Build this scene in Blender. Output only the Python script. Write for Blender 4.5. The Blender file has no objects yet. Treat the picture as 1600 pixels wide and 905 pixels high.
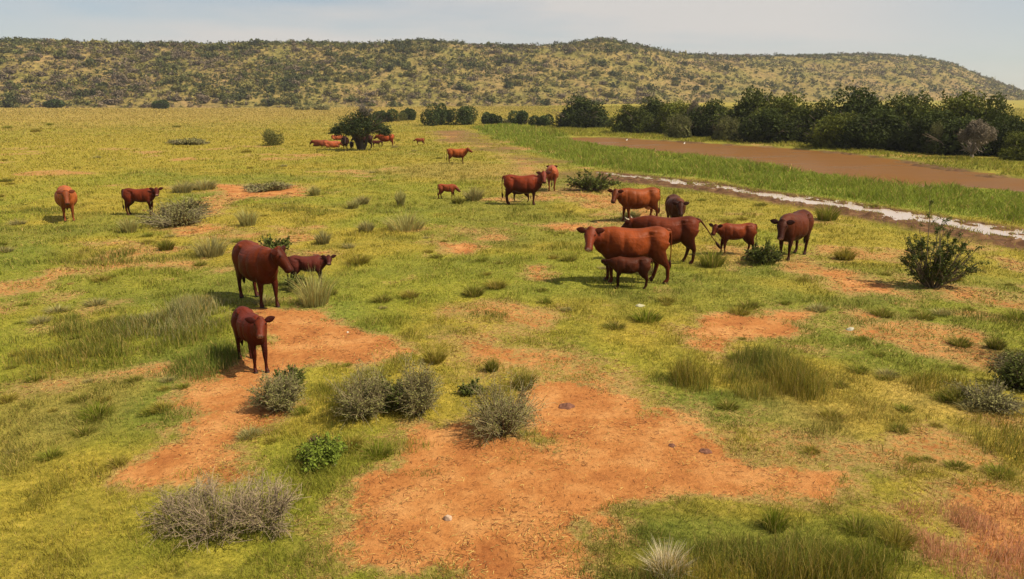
import bpy, math, random
import numpy as np
from mathutils import Vector, Matrix
R = math.radians
rng = np.random.default_rng(7)
random.seed(7)
scene = bpy.context.scene
COL = scene.collection

# ------------------------------------------------------------ camera
CAMH, PITCH, F = 4.5, R(14.18), 1150.0
cam_data = bpy.data.cameras.new('camera')
cam_data.sensor_width = 36.0
cam_data.lens = 36.0 * F / 1600.0
cam_data.clip_end = 9000
cam = bpy.data.objects.new('camera', cam_data)
COL.objects.link(cam)
cam.location = (0, 0, CAMH)
cam.rotation_euler = (R(90) - PITCH, 0, 0)
scene.camera = cam

# ------------------------------------------------------------ light
SUN_EL, SUN_AZ = R(51), R(-17)          # azimuth from +x (right), negative = towards the camera
sd = Vector((math.cos(SUN_EL) * math.cos(SUN_AZ), math.cos(SUN_EL) * math.sin(SUN_AZ), math.sin(SUN_EL)))
sl = bpy.data.lights.new('sun', 'SUN')
sl.energy = 4.6
sl.angle = R(0.6)
sl.color = (1.0, 0.885, 0.68)
so = bpy.data.objects.new('sun', sl)
COL.objects.link(so)
so.rotation_euler = sd.to_track_quat('Z', 'Y').to_euler()
so.location = (60, -20, 80)

world = bpy.data.worlds.new('World')
scene.world = world
world.use_nodes = True
nt = world.node_tree
nt.nodes.clear()
def nd(t, **k):
    n = nt.nodes.new(t)
    for a, v in k.items():
        setattr(n, a, v)
    return n
wo = nd('ShaderNodeOutputWorld')
sky = nd('ShaderNodeTexSky', sky_type='NISHITA')
sky.sun_disc = False
sky.sun_elevation = SUN_EL
sky.sun_rotation = math.atan2(sd.x, sd.y)
sky.air_density = 1.0
sky.dust_density = 0.4; sky.ozone_density = 2.5
b1 = nd('ShaderNodeBackground'); b1.inputs[1].default_value = 0.058
nt.links.new(sky.outputs[0], b1.inputs[0])
tc = nd('ShaderNodeTexCoord')
mp = nd('ShaderNodeMapping'); mp.inputs['Scale'].default_value = (1.0, 1.6, 7.0); mp.inputs['Location'].default_value = (0.35, 0.0, 0.3)
mp.inputs['Rotation'].default_value = (0, R(6), 0)
nt.links.new(tc.outputs['Generated'], mp.inputs[0])
nz = nd('ShaderNodeTexNoise'); nz.inputs['Scale'].default_value = 1.9; nz.inputs['Detail'].default_value = 6; nz.inputs['Roughness'].default_value = 0.5
nt.links.new(mp.outputs[0], nz.inputs[0])
cr = nd('ShaderNodeValToRGB')
cr.color_ramp.elements[0].position = 0.33; cr.color_ramp.elements[0].color = (0.30, 0.30, 0.30, 1)
cr.color_ramp.elements[1].position = 0.52; cr.color_ramp.elements[1].color = (0.93, 0.93, 0.93, 1)
nt.links.new(nz.outputs[0], cr.inputs[0])
b2 = nd('ShaderNodeBackground'); b2.inputs[0].default_value = (0.420, 0.396, 0.374, 1); b2.inputs[1].default_value = 1.0
ms = nd('ShaderNodeMixShader')
sx = nd('ShaderNodeSeparateXYZ'); nt.links.new(tc.outputs['Generated'], sx.inputs[0])
ab = nd('ShaderNodeMath', operation='ABSOLUTE'); nt.links.new(sx.outputs[0], ab.inputs[0])
mr = nd('ShaderNodeMapRange', interpolation_type='SMOOTHSTEP'); nt.links.new(ab.outputs[0], mr.inputs[0])
mr.inputs[1].default_value = .32; mr.inputs[2].default_value = .60; mr.inputs[3].default_value = 1.0; mr.inputs[4].default_value = .42
mm = nd('ShaderNodeMath', operation='MULTIPLY'); nt.links.new(cr.outputs[0], mm.inputs[0]); nt.links.new(mr.outputs[0], mm.inputs[1])
nt.links.new(mm.outputs[0], ms.inputs[0]); nt.links.new(b1.outputs[0], ms.inputs[1]); nt.links.new(b2.outputs[0], ms.inputs[2])
nt.links.new(ms.outputs[0], wo.inputs[0])

vs = scene.view_settings
vs.view_transform = 'Standard'; vs.look = 'None'; vs.gamma = 1; vs.use_curve_mapping = False
vs.exposure = 0.70
scene.cycles.max_bounces = 6
scene.cycles.transparent_max_bounces = 8

# ------------------------------------------------------------ noise
def _hash(ix, iy, seed):
    h = (ix.astype(np.int64) * 374761393 + iy.astype(np.int64) * 668265263 + seed * 1442695041) & 0xffffffff
    h = ((h ^ (h >> 13)) * 1274126177) & 0xffffffff
    h = h ^ (h >> 16)
    return (h & 0xffffff) / float(0xffffff)
def vnoise(x, y, seed=0):
    xi, yi = np.floor(x), np.floor(y)
    fx, fy = x - xi, y - yi
    u, v = fx * fx * (3 - 2 * fx), fy * fy * (3 - 2 * fy)
    a, b = _hash(xi, yi, seed), _hash(xi + 1, yi, seed)
    c, d = _hash(xi, yi + 1, seed), _hash(xi + 1, yi + 1, seed)
    return (a * (1 - u) + b * u) * (1 - v) + (c * (1 - u) + d * u) * v
def fbm(x, y, scale=1.0, octv=4, seed=0, gain=0.5):
    s = np.zeros(np.shape(x)); a = 1.0; t = 0; f = 1.0 / scale
    for o in range(octv):
        s = s + a * vnoise(x * f + 17.3 * o, y * f - 9.1 * o, seed + o)
        t += a; a *= gain; f *= 2.03
    return s / t
def sstep(a, b, x):
    t = np.clip((x - a) / (b - a), 0, 1)
    return t * t * (3 - 2 * t)

# ------------------------------------------------------------ pixel <-> ground
cp, sp_ = math.cos(PITCH), math.sin(PITCH)
def ray(px, py):
    a, b = (px - 800.0), (452.5 - py)
    return np.array([a, F * cp + b * sp_, -F * sp_ + b * cp])
def az_px(px):                          # azimuth tangent (x/y) near the horizon for a pixel column
    r = ray(px, 150.0)
    return r[0] / r[1]
_th_px = np.linspace(-500, 2100, 200)
_th = np.array([math.atan(az_px(p)) for p in _th_px])
def th_to_px(th):
    return np.interp(th, _th, _th_px)
def slope_px(px, py):                   # dz per metre of horizontal range
    r = ray(px, py)
    return r[2] / math.hypot(r[0], r[1])
# hill base distance / picture height of base, crest distance / picture height of crest, by column
BX  = [-500, 0, 400, 800, 1000, 1200, 1400, 1600, 1750, 2100]
BD  = [ 420, 400, 385, 390, 430, 520, 640, 760, 800, 820]
BY  = [ 167, 169, 169, 166, 163, 160, 158, 157, 158, 158]
CX  = [-500, 0, 120, 200, 360, 420, 530, 570, 660, 740, 800, 880, 940, 1000, 1050, 1100, 1200, 1300, 1350, 1420, 1480, 1530, 1560, 1600, 1680, 1750, 2100]
CY  = [  80, 64, 67, 69, 70, 67, 69, 70, 63, 70, 73, 70, 61, 73, 84, 87, 89, 86, 85, 88, 99, 120, 131, 144, 155, 157, 157.5]
CDX = [-500, 0, 400, 800, 1000, 1200, 1400, 1600, 2100]
CD  = [ 640, 600, 560, 580, 650, 820, 960, 1050, 1100]
_bz = [CAMH + slope_px(a, c) * b for a, b, c in zip(BX, BD, BY)]
_cz = [CAMH + slope_px(a, b) * np.interp(a, CDX, CD) for a, b in zip(CX, CY)]
def base_d(px): return np.interp(px, BX, BD)
def base_z(px): return np.interp(px, BX, _bz)
def crest_d(px): return np.interp(px, CDX, CD)
def crest_z(px): return np.interp(px, CX, _cz)

def flat_at(px, py):
    r = ray(px, py); t = -CAMH / r[2]
    return np.array([r[0] * t, r[1] * t])
def W(poly): return np.array([flat_at(*p) for p in poly])

def sdf(poly, x, y):                    # positive inside
    n = len(poly)
    d = np.full(x.shape, 1e18); ins = np.zeros(x.shape, bool)
    for i in range(n):
        ax, ay = poly[i]; bx, by = poly[(i + 1) % n]
        ex, ey = bx - ax, by - ay
        wx, wy = x - ax, y - ay
        t = np.clip((wx * ex + wy * ey) / (ex * ex + ey * ey + 1e-9), 0, 1)
        dx, dy = wx - ex * t, wy - ey * t
        d = np.minimum(d, dx * dx + dy * dy)
        c = ((ay > y) != (by > y))
        with np.errstate(divide='ignore', invalid='ignore'):
            xi = ax + (y - ay) * ex / (ey if abs(ey) > 1e-9 else 1e-9)
        ins ^= c & (x < xi)
    d = np.sqrt(d)
    return np.where(ins, d, -d)
def sdf_box(poly, x, y, margin):        # sdf evaluated only near the polygon
    out = np.full(x.shape, -1e3)
    lo, hi = poly.min(0) - margin, poly.max(0) + margin
    m = (x > lo[0]) & (x < hi[0]) & (y > lo[1]) & (y < hi[1])
    if m.any():
        out[m] = sdf(poly, x[m], y[m])
    return out

POND = W([(866, 214), (950, 214), (1090, 222), (1220, 230), (1300, 236), (1400, 248), (1480, 261), (1560, 273), (1640, 284), (1900, 315),
          (1900, 345), (1620, 300), (1540, 291), (1500, 291), (1440, 292), (1400, 288), (1330, 278), (1230, 262), (1130, 249), (1060, 239), (975, 229), (910, 222)])
STRIP = W([(935, 268), (1000, 274), (1100, 284), (1200, 299), (1330, 316), (1440, 334), (1520, 346), (1600, 358), (1700, 378),
           (1700, 402), (1600, 378), (1520, 364), (1440, 348), (1330, 329), (1200, 309), (1100, 292), (1000, 280), (945, 273)])
MUD = W([(930, 272), (1000, 280), (1100, 291), (1200, 308), (1330, 327), (1440, 347), (1520, 363), (1600, 377), (1720, 408),
         (1720, 428), (1600, 393), (1520, 377), (1440, 361), (1330, 338), (1200, 317), (1100, 300), (1000, 288), (930, 282)])
TRACK = W([(670, 206), (720, 203), (760, 212), (800, 230), (870, 246), (930, 262), (985, 272), (960, 284), (900, 300), (850, 298), (860, 268), (800, 247), (750, 231), (690, 219)])
REED = W([(735, 200), (800, 196), (870, 206), (910, 222), (1060, 240), (1230, 263), (1400, 290), (1500, 294), (1640, 302), (1760, 320),
          (1760, 375), (1600, 352), (1440, 328), (1330, 312), (1200, 297), (1100, 280), (1000, 270), (900, 258), (830, 236), (770, 218)])
FARBANK = W([(800, 200), (960, 200), (1100, 210), (1300, 228), (1500, 248), (1640, 256), (1800, 268), (1800, 300), (1600, 277), (1480, 262), (1300, 237), (1090, 223), (950, 214), (860, 212)])
SOIL = [ # polygon, strength, ragged amount (m), softness (m)
 (W([(505,910),(530,835),(590,765),(632,735),(622,705),(680,670),(727,668),(735,688),(775,712),(885,712),(892,695),(858,672),(838,640),(838,612),(880,604),(940,612),(1000,628),(1060,662),(1130,688),(1155,712),(1215,738),(1325,738),(1345,762),(1290,786),(1190,782),(1110,790),(1012,812),(985,846),(900,885),(880,912)]), 1.0, .22, .18),
 (W([(700,530),(790,532),(815,553),(930,578),(975,608),(1090,672),(1060,680),(950,625),(870,610),(800,585),(735,578),(700,555)]), .60, .45, .5),
 (W([(405,488),(500,486),(545,513),(620,535),(645,552),(560,568),(500,560),(460,570),(418,590),(438,640),(400,668),(352,700),(372,745),(190,745),(222,715),(284,690),(306,640),(330,592),(372,578),(420,560),(415,520)]), .95, .18, .2),
 (W([(1082,500),(1180,480),(1262,490),(1245,520),(1160,530),(1120,558),(1090,540)]), .95, .25, .25),
 (W([(1230,400),(1300,420),(1395,440),(1425,466),(1330,462),(1255,430)]), .75, .4, .5),
 (W([(1335,480),(1370,490),(1395,552),(1350,540)]), .6, .3, .3),
 (W([(1265,545),(1345,528),(1350,548),(1280,566)]), .75, .3, .3),
 (W([(1480,448),(1640,470),(1640,486),(1520,476)]), .6, .5, .5),
 (W([(340,289),(482,289),(487,305),(400,311),(345,303)]), .85, .6, .6),
 (W([(298,320),(340,322),(338,335),(302,334)]), .8, .3, .4),
 (W([(285,352),(370,344),(372,360),(300,368),(262,362)]), .75, .4, .4),
 (W([(145,378),(212,375),(214,381),(150,384)]), .7, .3, .3),
 (W([(690,379),(742,381),(730,394),(700,393)]), .85, .25, .3),
 (W([(820,416),(852,416),(858,432),(842,438),(824,430)]), .85, .15, .2),
 (W([(838,350),(930,348),(928,360),(850,360)]), .7, .4, .4),
 (W([(520,266),(582,265),(580,272),(525,274)]), .5, .8, .8),
 (W([(435,392),(500,395),(475,408),(440,404)]), .75, .3, .3),
 (W([(885,300),(960,304),(1030,330),(1050,352),(980,360),(955,335),(905,318)]), .62, .5, .6),
 (W([(700,355),(790,357),(780,366),(705,366)]), .4, .5, .5),
 (W([(1425,770),(1500,762),(1640,775),(1700,960),(1470,960),(1460,860)]), .82, .25, .35),
 (W([(1120,385),(1180,385),(1165,425),(1130,425)]), .45, .3, .3),
 (W([(680,206),(735,205),(730,222),(690,224)]), .5, .8, .9),
 (W([(770,234),(860,256),(850,292),(800,268)]), .5, .9, .9),
]
def soil(x, y):
    s = np.zeros(x.shape)
    n1 = fbm(x, y, 0.9, 5, 11, .6) - .5
    n2 = fbm(x, y, 3.5, 3, 23) - .5
    for poly, st, rag, soft in SOIL:
        d = sdf_box(poly, x, y, 3.5)
        v = st * sstep(-soft * 2.2 - .2, soft * 2.2 + .2, d + n1 * (rag * 5 + .5) + n2 * (rag * 2 + .4))
        s = np.maximum(s, v)
    # thin, half bare places
    rr = np.hypot(x, y)
    th = fbm(x, y, 4.5, 4, 51, .6)
    s = np.maximum(s, 0.50 * sstep(.60, .72, th) * sstep(4, 12, rr) * (1 - sstep(60, 160, rr)))
    return s
def water_depth(x, y):
    a = sdf_box(POND, x, y, 6); b = sdf_box(STRIP, x, y, 3)
    n = (fbm(x, y, 2.2, 4, 77) - .5)
    wa = sstep(-1.2, 1.5, a - .3 + n * 4.5)
    wb = sstep(-0.1, 1.1, b - .1 + (fbm(x, y, .8, 5, 78, .8) - .50) * 4.6)
    return np.maximum(wa * 0.5, wb * 0.16)
def ground_z(x, y):
    x = np.asarray(x, float); y = np.asarray(y, float)
    r = np.hypot(x, y)
    px = th_to_px(np.arctan2(x, np.maximum(y, 1e-3)))
    px = np.where(y <= 0, np.where(x > 0, 2100, -500), px)
    bd, bz = base_d(px), base_z(px)
    rise = bz * np.clip((r - 110) / (bd - 110), 0, 1.6) ** 1.3
    und = (fbm(x, y, 9, 3, 5) - .5) * .16 + (fbm(x, y, 1.3, 3, 6) - .5) * .06
    und = und + (fbm(x, y, 60, 2, 8) - .5) * .7 * sstep(120, 300, r)
    wet = sstep(-5, 1, sdf_box(POND, x, y, 8)) + sstep(-2.5, .5, sdf_box(STRIP, x, y, 5))
    und = und * (1 - np.clip(wet, 0, 1) * .85)
    mud = sstep(-.2, .3, sdf_box(MUD, x, y, 3)) * (1 - sstep(-.3, .3, sdf_box(STRIP, x, y, 3)))
    lump = np.clip(fbm(x, y, .55, 4, 31, .65) - .42, 0, 1) * .55 * mud
    return rise + und + lump - water_depth(x, y)
def gz(x, y): return float(ground_z(np.array([x]), np.array([y]))[0])
def at(px, py):                          # ground point seen at a pixel
    r = ray(px, py)
    if r[2] < 0:
        t = -CAMH / r[2]
    else:
        t = 1.0
    lo, hi = 0.003, 0.9
    tt = np.geomspace(0.004, 1.0, 4000)
    z = CAMH + r[2] * tt
    g = ground_z(r[0] * tt, r[1] * tt)
    k = np.argmax(z < g)
    t = tt[k]
    return float(r[0] * t), float(r[1] * t), float(g[k])
def dist(px, py):
    x, y, z = at(px, py); return math.hypot(x, y)

# ------------------------------------------------------------ mesh builder
class MB:
    def __init__(s): s.V = []; s.Cc = []; s.Q = []; s.T = []; s.n = 0
    def add(s, V, col, Q=None, T=None):
        V = np.asarray(V, float).reshape(-1, 3)
        col = np.asarray(col, float)
        if col.ndim == 1: col = np.tile(col, (len(V), 1))
        s.V.append(V); s.Cc.append(col[:, :3])
        if Q is not None and len(Q): s.Q.append(np.asarray(Q, int).reshape(-1, 4) + s.n)
        if T is not None and len(T): s.T.append(np.asarray(T, int).reshape(-1, 3) + s.n)
        s.n += len(V)
    def leaves(s, P, size, col, up=0.3, aspect=.55):
        P = np.asarray(P, float); n = len(P)
        if n == 0: return
        size = np.broadcast_to(size, (n,))[:, None]
        N = rng.normal(size=(n, 3)); N[:, 2] = np.abs(N[:, 2]) + up
        N /= np.linalg.norm(N, axis=1)[:, None]
        A = np.cross(N, rng.normal(size=(n, 3))); A /= np.linalg.norm(A, axis=1)[:, None] + 1e-9
        B = np.cross(N, A)
        V = np.stack([P - A * size * .5, P + B * size * aspect * .5, P + A * size * .5, P - B * size * aspect * .5], 1)
        Q = np.arange(n * 4).reshape(n, 4)
        col = np.asarray(col)
        if col.ndim == 1: col = np.tile(col, (n, 1))
        s.add(V, np.repeat(col, 4, 0), Q=Q)
    def blades(s, P, D, h, w, col, bend=.35):
        """P base, D horizontal lean (n,2) in units of height"""
        P = np.asarray(P, float); n = len(P)
        if n == 0: return
        h = np.broadcast_to(h, (n,)); w = np.broadcast_to(w, (n,))
        a = rng.uniform(0, math.pi, n)
        S = np.stack([np.cos(a), np.sin(a), np.zeros(n)], 1) * (w * .5)[:, None]
        L = np.concatenate([D * h[:, None], np.zeros((n, 1))], 1)
        Z = np.zeros((n, 3)); Z[:, 2] = h
        M = P + Z * .55 + L * bend
        T = P + Z * (1 - .12 * np.minimum(1.5, np.linalg.norm(D, axis=1)))[:, None] + L
        V = np.stack([P - S, P + S, M + S * .75, M - S * .75, T], 1)
        i = np.arange(n)[:, None] * 5
        s.add(V, np.repeat(col, 5, 0) if np.ndim(col) == 2 else col, Q=i + np.array([0, 1, 2, 3]), T=i + np.array([3, 2, 4]))
    def tubes(s, P, r, col, k=4):
        """P (n,K,3) polylines, r (n,K) radii"""
        P = np.asarray(P, float); n, K, _ = P.shape
        r = np.broadcast_to(r, (n, K))
        T = np.gradient(P, axis=1); T /= np.linalg.norm(T, axis=2)[..., None] + 1e-9
        ref = np.where(np.abs(T[..., 2:3]) > .9, np.array([1., 0, 0]), np.array([0., 0, 1]))
        A = np.cross(T, ref); A /= np.linalg.norm(A, axis=2)[..., None] + 1e-9
        B = np.cross(T, A)
        ang = np.arange(k) * 2 * math.pi / k
        V = P[:, :, None] + r[:, :, None, None] * (A[:, :, None] * np.cos(ang)[:, None] + B[:, :, None] * np.sin(ang)[:, None])
        idx = np.arange(n * K * k).reshape(n, K, k)
        q = np.stack([idx[:, :-1, :], np.roll(idx[:, :-1, :], -1, 2), np.roll(idx[:, 1:, :], -1, 2), idx[:, 1:, :]], -1)
        col = np.asarray(col)
        if col.ndim == 2: col = np.repeat(col, K * k, 0)
        s.add(V, col, Q=q)
    def mesh(s, name, mat, smooth=False):
        V = np.concatenate(s.V); C = np.concatenate(s.Cc)
        me = bpy.data.meshes.new(name)
        me.vertices.add(len(V)); me.vertices.foreach_set('co', V.astype(np.float32).ravel())
        Q = np.concatenate(s.Q) if s.Q else np.zeros((0, 4), int)
        T = np.concatenate(s.T) if s.T else np.zeros((0, 3), int)
        loops = np.concatenate([Q.ravel(), T.ravel()]).astype(np.int32)
        me.loops.add(len(loops)); me.loops.foreach_set('vertex_index', loops)
        tot = np.concatenate([np.full(len(Q), 4), np.full(len(T), 3)]).astype(np.int32)
        start = np.concatenate([[0], np.cumsum(tot)[:-1]]).astype(np.int32)
        me.polygons.add(len(tot)); me.polygons.foreach_set('loop_start', start)
        try: me.polygons.foreach_set('loop_total', tot)
        except Exception: pass
        if smooth: me.polygons.foreach_set('use_smooth', np.ones(len(tot), bool))
        ca = me.color_attributes.new('tint', 'FLOAT_COLOR', 'POINT')
        ca.data.foreach_set('color', np.concatenate([C, np.ones((len(C), 1))], 1).astype(np.float32).ravel())
        me.update(calc_edges=True)
        me.validate()
        me.materials.append(mat)
        return me
    def build(s, name, mat, parent=None, smooth=False):
        o = bpy.data.objects.new(name, s.mesh(name, mat, smooth)); COL.objects.link(o)
        if parent: o.parent = parent
        return o

def thing(name, label, cat, loc=(0, 0, 0), rz=0, group=None, scale=None):
    o = bpy.data.objects.new(name, None); COL.objects.link(o)
    o.empty_display_size = .3
    o.location = loc; o.rotation_euler = (0, 0, rz)
    if scale is not None: o.scale = scale
    o['label'] = label; o['category'] = cat
    if group: o['group'] = group
    return o
def tag(o, label, cat, group=None, kind=None):
    if label: o['label'] = label
    if cat: o['category'] = cat
    if group: o['group'] = group
    if kind: o['kind'] = kind
    return o
def dup(root, loc, rz, scale, label, group=None):
    r = root.copy(); COL.objects.link(r)
    r.location = loc; r.rotation_euler = (0, 0, rz); r.scale = scale
    r['label'] = label
    if group: r['group'] = group
    elif 'group' in r: del r['group']
    for ch in list(root.children):
        c = ch.copy(); COL.objects.link(c); c.parent = r
    return r

# ------------------------------------------------------------ materials
def newmat(name):
    m = bpy.data.materials.new(name); m.use_nodes = True
    t = m.node_tree; t.nodes.clear()
    out = t.nodes.new('ShaderNodeOutputMaterial')
    return m, t, out
def foliage_mat(name, transl=.25, rough=.6, spec=.25):
    m, t, out = newmat(name)
    at_ = t.nodes.new('ShaderNodeAttribute'); at_.attribute_name = 'tint'
    p = t.nodes.new('ShaderNodeBsdfPrincipled'); p.inputs['Roughness'].default_value = rough
    p.inputs['Specular IOR Level'].default_value = spec
    t.links.new(at_.outputs['Color'], p.inputs['Base Color'])
    if transl:
        tr = t.nodes.new('ShaderNodeBsdfTranslucent'); t.links.new(at_.outputs['Color'], tr.inputs[0])
        mx = t.nodes.new('ShaderNodeMixShader'); mx.inputs[0].default_value = transl
        t.links.new(p.outputs[0], mx.inputs[1]); t.links.new(tr.outputs[0], mx.inputs[2])
        t.links.new(mx.outputs[0], out.inputs[0])
    else:
        t.links.new(p.outputs[0], out.inputs[0])
    return m
M_LEAF = foliage_mat('leaf', .2, .7, .08)
M_GRASS = foliage_mat('grass_blade', .35, .7, .04)
M_BARK = foliage_mat('bark', 0, .9, .1)
M_HILLSHRUB = foliage_mat('hill_leaf', .12, .8, .1)

def ground_mat():
    m, t, out = newmat('veld_ground')
    L = t.links.new
    def attr(n):
        a = t.nodes.new('ShaderNodeAttribute'); a.attribute_name = n; return a
    geo = t.nodes.new('ShaderNodeNewGeometry')
    def noise(scale, detail=6, rough=.6, vec=None):
        n = t.nodes.new('ShaderNodeTexNoise'); n.inputs['Scale'].default_value = scale
        n.inputs['Detail'].default_value = detail; n.inputs['Roughness'].default_value = rough
        L(vec or geo.outputs['Position'], n.inputs[0]); return n.outputs[0]
    def ramp(f, stops):
        r = t.nodes.new('ShaderNodeValToRGB'); e = r.color_ramp.elements
        while len(e) < len(stops): e.new(.5)
        for k, (p_, c) in enumerate(stops):
            e[k].position = p_; e[k].color = (*c, 1)
        L(f, r.inputs[0]); return r.outputs[0]
    def mix(f, a, b, mode='MIX'):
        x = t.nodes.new('ShaderNodeMix'); x.data_type = 'RGBA'; x.blend_type = mode
        if isinstance(f, (int, float)): x.inputs[0].default_value = f
        else: L(f, x.inputs[0])
        L(a, x.inputs[6]); L(b, x.inputs[7]) if not isinstance(b, tuple) else setattr(x.inputs[7], 'default_value', (*b, 1))
        return x.outputs[2]
    def math_(op, a, b=None, clamp=False):
        x = t.nodes.new('ShaderNodeMath'); x.operation = op; x.use_clamp = clamp
        for k, v in ((0, a), (1, b)):
            if v is None: continue
            if isinstance(v, (int, float)): x.inputs[k].default_value = v
            else: L(v, x.inputs[k])
        return x.outputs[0]
    tint = attr('tint').outputs['Color']          # grass colour of the place
    s = attr('soil').outputs['Fac']
    md = attr('mud').outputs['Fac']
    # grass litter: value variation at several scales
    g1 = noise(9, 8, .7); g2 = noise(1.1, 6, .6)
    gv = ramp(g1, [(.3, (.35, .36, .30)), (.48, (.80, .78, .7)), (.7, (1.35, 1.25, 1.3))])
    gcol = mix(1.0, tint, gv, 'MULTIPLY')
    gv2 = ramp(g2, [(.32, (.78, .82, .75)), (.65, (1.18, 1.12, 1.05))])
    gcol = mix(1.0, gcol, gv2, 'MULTIPLY')
    # red soil
    s1 = noise(1.3, 8, .62); s2 = noise(14, 8, .75); s3 = noise(70, 4, .7)
    scol = ramp(s1, [(.30, (.25, .086, .024)), (.48, (.355, .145, .042)), (.66, (.44, .215, .074))])
    sv = ramp(s2, [(.28, (.55, .50, .45)), (.5, (1.0, 1.0, 1.0)), (.75, (1.18, 1.2, 1.22))])
    scol = mix(1.0, scol, sv, 'MULTIPLY')
    sv3 = ramp(s3, [(.25, (.7, .68, .66)), (.55, (1.05, 1.05, 1.05))])
    scol = mix(1.0, scol, sv3, 'MULTIPLY')
    # ragged border
    br = noise(7, 9, .8)
    f = math_('ADD', s, math_('MULTIPLY', math_('SUBTRACT', br, .5), 1.5))
    fr = t.nodes.new('ShaderNodeMapRange'); fr.interpolation_type = 'SMOOTHSTEP'
    fr.inputs[1].default_value = .34; fr.inputs[2].default_value = .66
    L(f, fr.inputs[0])
    f2 = t.nodes.new('ShaderNodeMapRange'); f2.interpolation_type = 'SMOOTHSTEP'
    f2.inputs[1].default_value = .05; f2.inputs[2].default_value = .42; f2.inputs[4].default_value = .8
    L(f, f2.inputs[0])
    lit = ramp(noise(22, 6, .8), [(.3, (.13, .085, .03)), (.5, (.27, .175, .06)), (.7, (.42, .30, .12))])
    gcol = mix(f2.outputs[0], gcol, lit)
    col = mix(fr.outputs[0], gcol, scol)
    mcol = ramp(noise(2.5, 8, .7), [(.3, (.040, .020, .011)), (.5, (.095, .046, .021)), (.72, (.22, .125, .058))])
    mf = math_('MULTIPLY', md, math_('ADD', .55, noise(1.5, 6, .7)), True)
    col = mix(mf, col, mcol)
    p = t.nodes.new('ShaderNodeBsdfPrincipled'); p.inputs['Roughness'].default_value = .93
    p.inputs['Specular IOR Level'].default_value = .12
    L(col, p.inputs['Base Color'])
    bp = t.nodes.new('ShaderNodeBump'); bp.inputs['Strength'].default_value = .8; bp.inputs['Distance'].default_value = .05
    hh = math_('ADD', math_('MULTIPLY', s2, .7), math_('MULTIPLY', s1, 1.6))
    L(hh, bp.inputs['Height']); L(bp.outputs[0], p.inputs['Normal'])
    L(p.outputs[0], out.inputs[0])
    return m
M_GROUND = ground_mat()

# ------------------------------------------------------------ place colours of the grass
C_YEL = np.array([.300, .246, .038]); C_LIME = np.array([.222, .228, .030]); C_OLIVE = np.array([.130, .130, .026])
C_STRAW = np.array([.44, .32, .10]); C_GREEN = np.array([.125, .155, .026]); C_REED = np.array([.175, .215, .028]); C_GREY = np.array([.20, .185, .10])
def ell(px, py, rpx, rpy):
    c = flat_at(px, py); d = math.hypot(*c)
    return c[0], c[1], rpx * d / F, rpy * d * d / (F * CAMH)
BLOBS = [ # px, py, rx, ry, colour, strength
 (520, 485, 70, 22, C_GREEN * 1.25, .8), (560, 520, 70, 14, C_GREEN * 1.3, .5), (250, 590, 150, 70, C_GREEN * 1.05, .8), (120, 560, 130, 60, C_LIME * .8, .6), (270, 680, 70, 25, C_GREEN, .55),
 (430, 640, 60, 20, C_LIME, .6), (600, 700, 120, 45, C_LIME, .8), (560, 740, 120, 40, C_LIME, .55), (800, 665, 80, 30, C_GREEN, .75), (830, 710, 60, 12, C_GREEN, .7),
 (1150, 640, 110, 30, C_GREEN, .85), (1060, 610, 60, 30, C_GREEN * 1.1, .7), (1320, 700, 90, 45, C_GREEN, .6), (1100, 840, 170, 40, C_GREEN, .75), (1330, 850, 110, 40, C_GREEN * 1.1, .6),
 (60, 800, 160, 110, C_YEL * 1.02, .8), (60, 640, 120, 70, C_STRAW * .75, .4), (1400, 640, 180, 70, C_STRAW * .82, .55), (1300, 600, 90, 40, C_YEL, .6), (1480, 700, 130, 60, C_YEL, .7),
 (150, 440, 160, 28, C_LIME, .6), (700, 440, 190, 40, C_LIME, .45), (900, 430, 80, 22, C_LIME, .8), (840, 520, 90, 40, C_LIME * .9, .5), (900, 400, 60, 15, C_LIME, .7),
 (1450, 458, 60, 10, C_GREEN, .7), (1400, 380, 150, 30, C_YEL, .8), (1150, 320, 200, 22, C_YEL * 1.02, .6), (1180, 420, 60, 12, C_GREEN, .6),
 (200, 230, 260, 36, C_YEL * 1.05, .7), (300, 180, 500, 9, C_STRAW * .85, .75), (700, 265, 120, 14, C_STRAW * .7, .6), (540, 250, 200, 10, C_YEL, .4),
 (620, 300, 120, 18, C_LIME, .5), (60, 300, 100, 24, C_LIME * 1.05, .4), (850, 360, 60, 10, C_LIME, .6), (500, 545, 60, 10, C_STRAW * .8, .3),
]
BLOBW = [(ell(*b[:4]), b[4], b[5]) for b in BLOBS]
def grass_col(x, y):
    n = fbm(x, y, 5, 4, 91)[:, None]; n2 = fbm(x, y, 1.4, 4, 95)[:, None]
    far = sstep(30, 90, np.hypot(x, y))[:, None]
    c = C_LIME * (1 - sstep(.38, .60, n)) + C_YEL * sstep(.38, .60, n)
    n3 = fbm(x, y, 9, 4, 93, .6)[:, None]; f3 = .6 * sstep(.50, .66, n3); c = c * (1 - f3) + C_GREEN * 1.1 * f3
    c = c * (1 - .45 * sstep(.56, .70, n2)) + C_OLIVE * .45 * sstep(.56, .70, n2)
    c = c * (1 - .55 * far) + C_YEL * 1.02 * .55 * far
    wob = (fbm(x, y, 1.8, 4, 101) - .5)
    for (cx, cy, rx, ry), cc, st in BLOBW:
        q = np.sqrt(((x - cx) / rx) ** 2 + ((y - cy) / ry) ** 2) + wob * .9
        f = (st * (1 - sstep(.55, 1.25, q)))[:, None]
        c = c * (1 - f) + cc * f
    wob2 = (fbm(x, y, 4, 4, 103) - .5) * 5
    for poly, cc, st in ((REED, C_REED, .9), (FARBANK, C_LIME * .9, .6)):
        f = (st * sstep(-.8, .8, sdf_box(poly, x, y, 6) + wob2 * .5))[:, None]
        c = c * (1 - f) + cc * f
    return c

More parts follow.
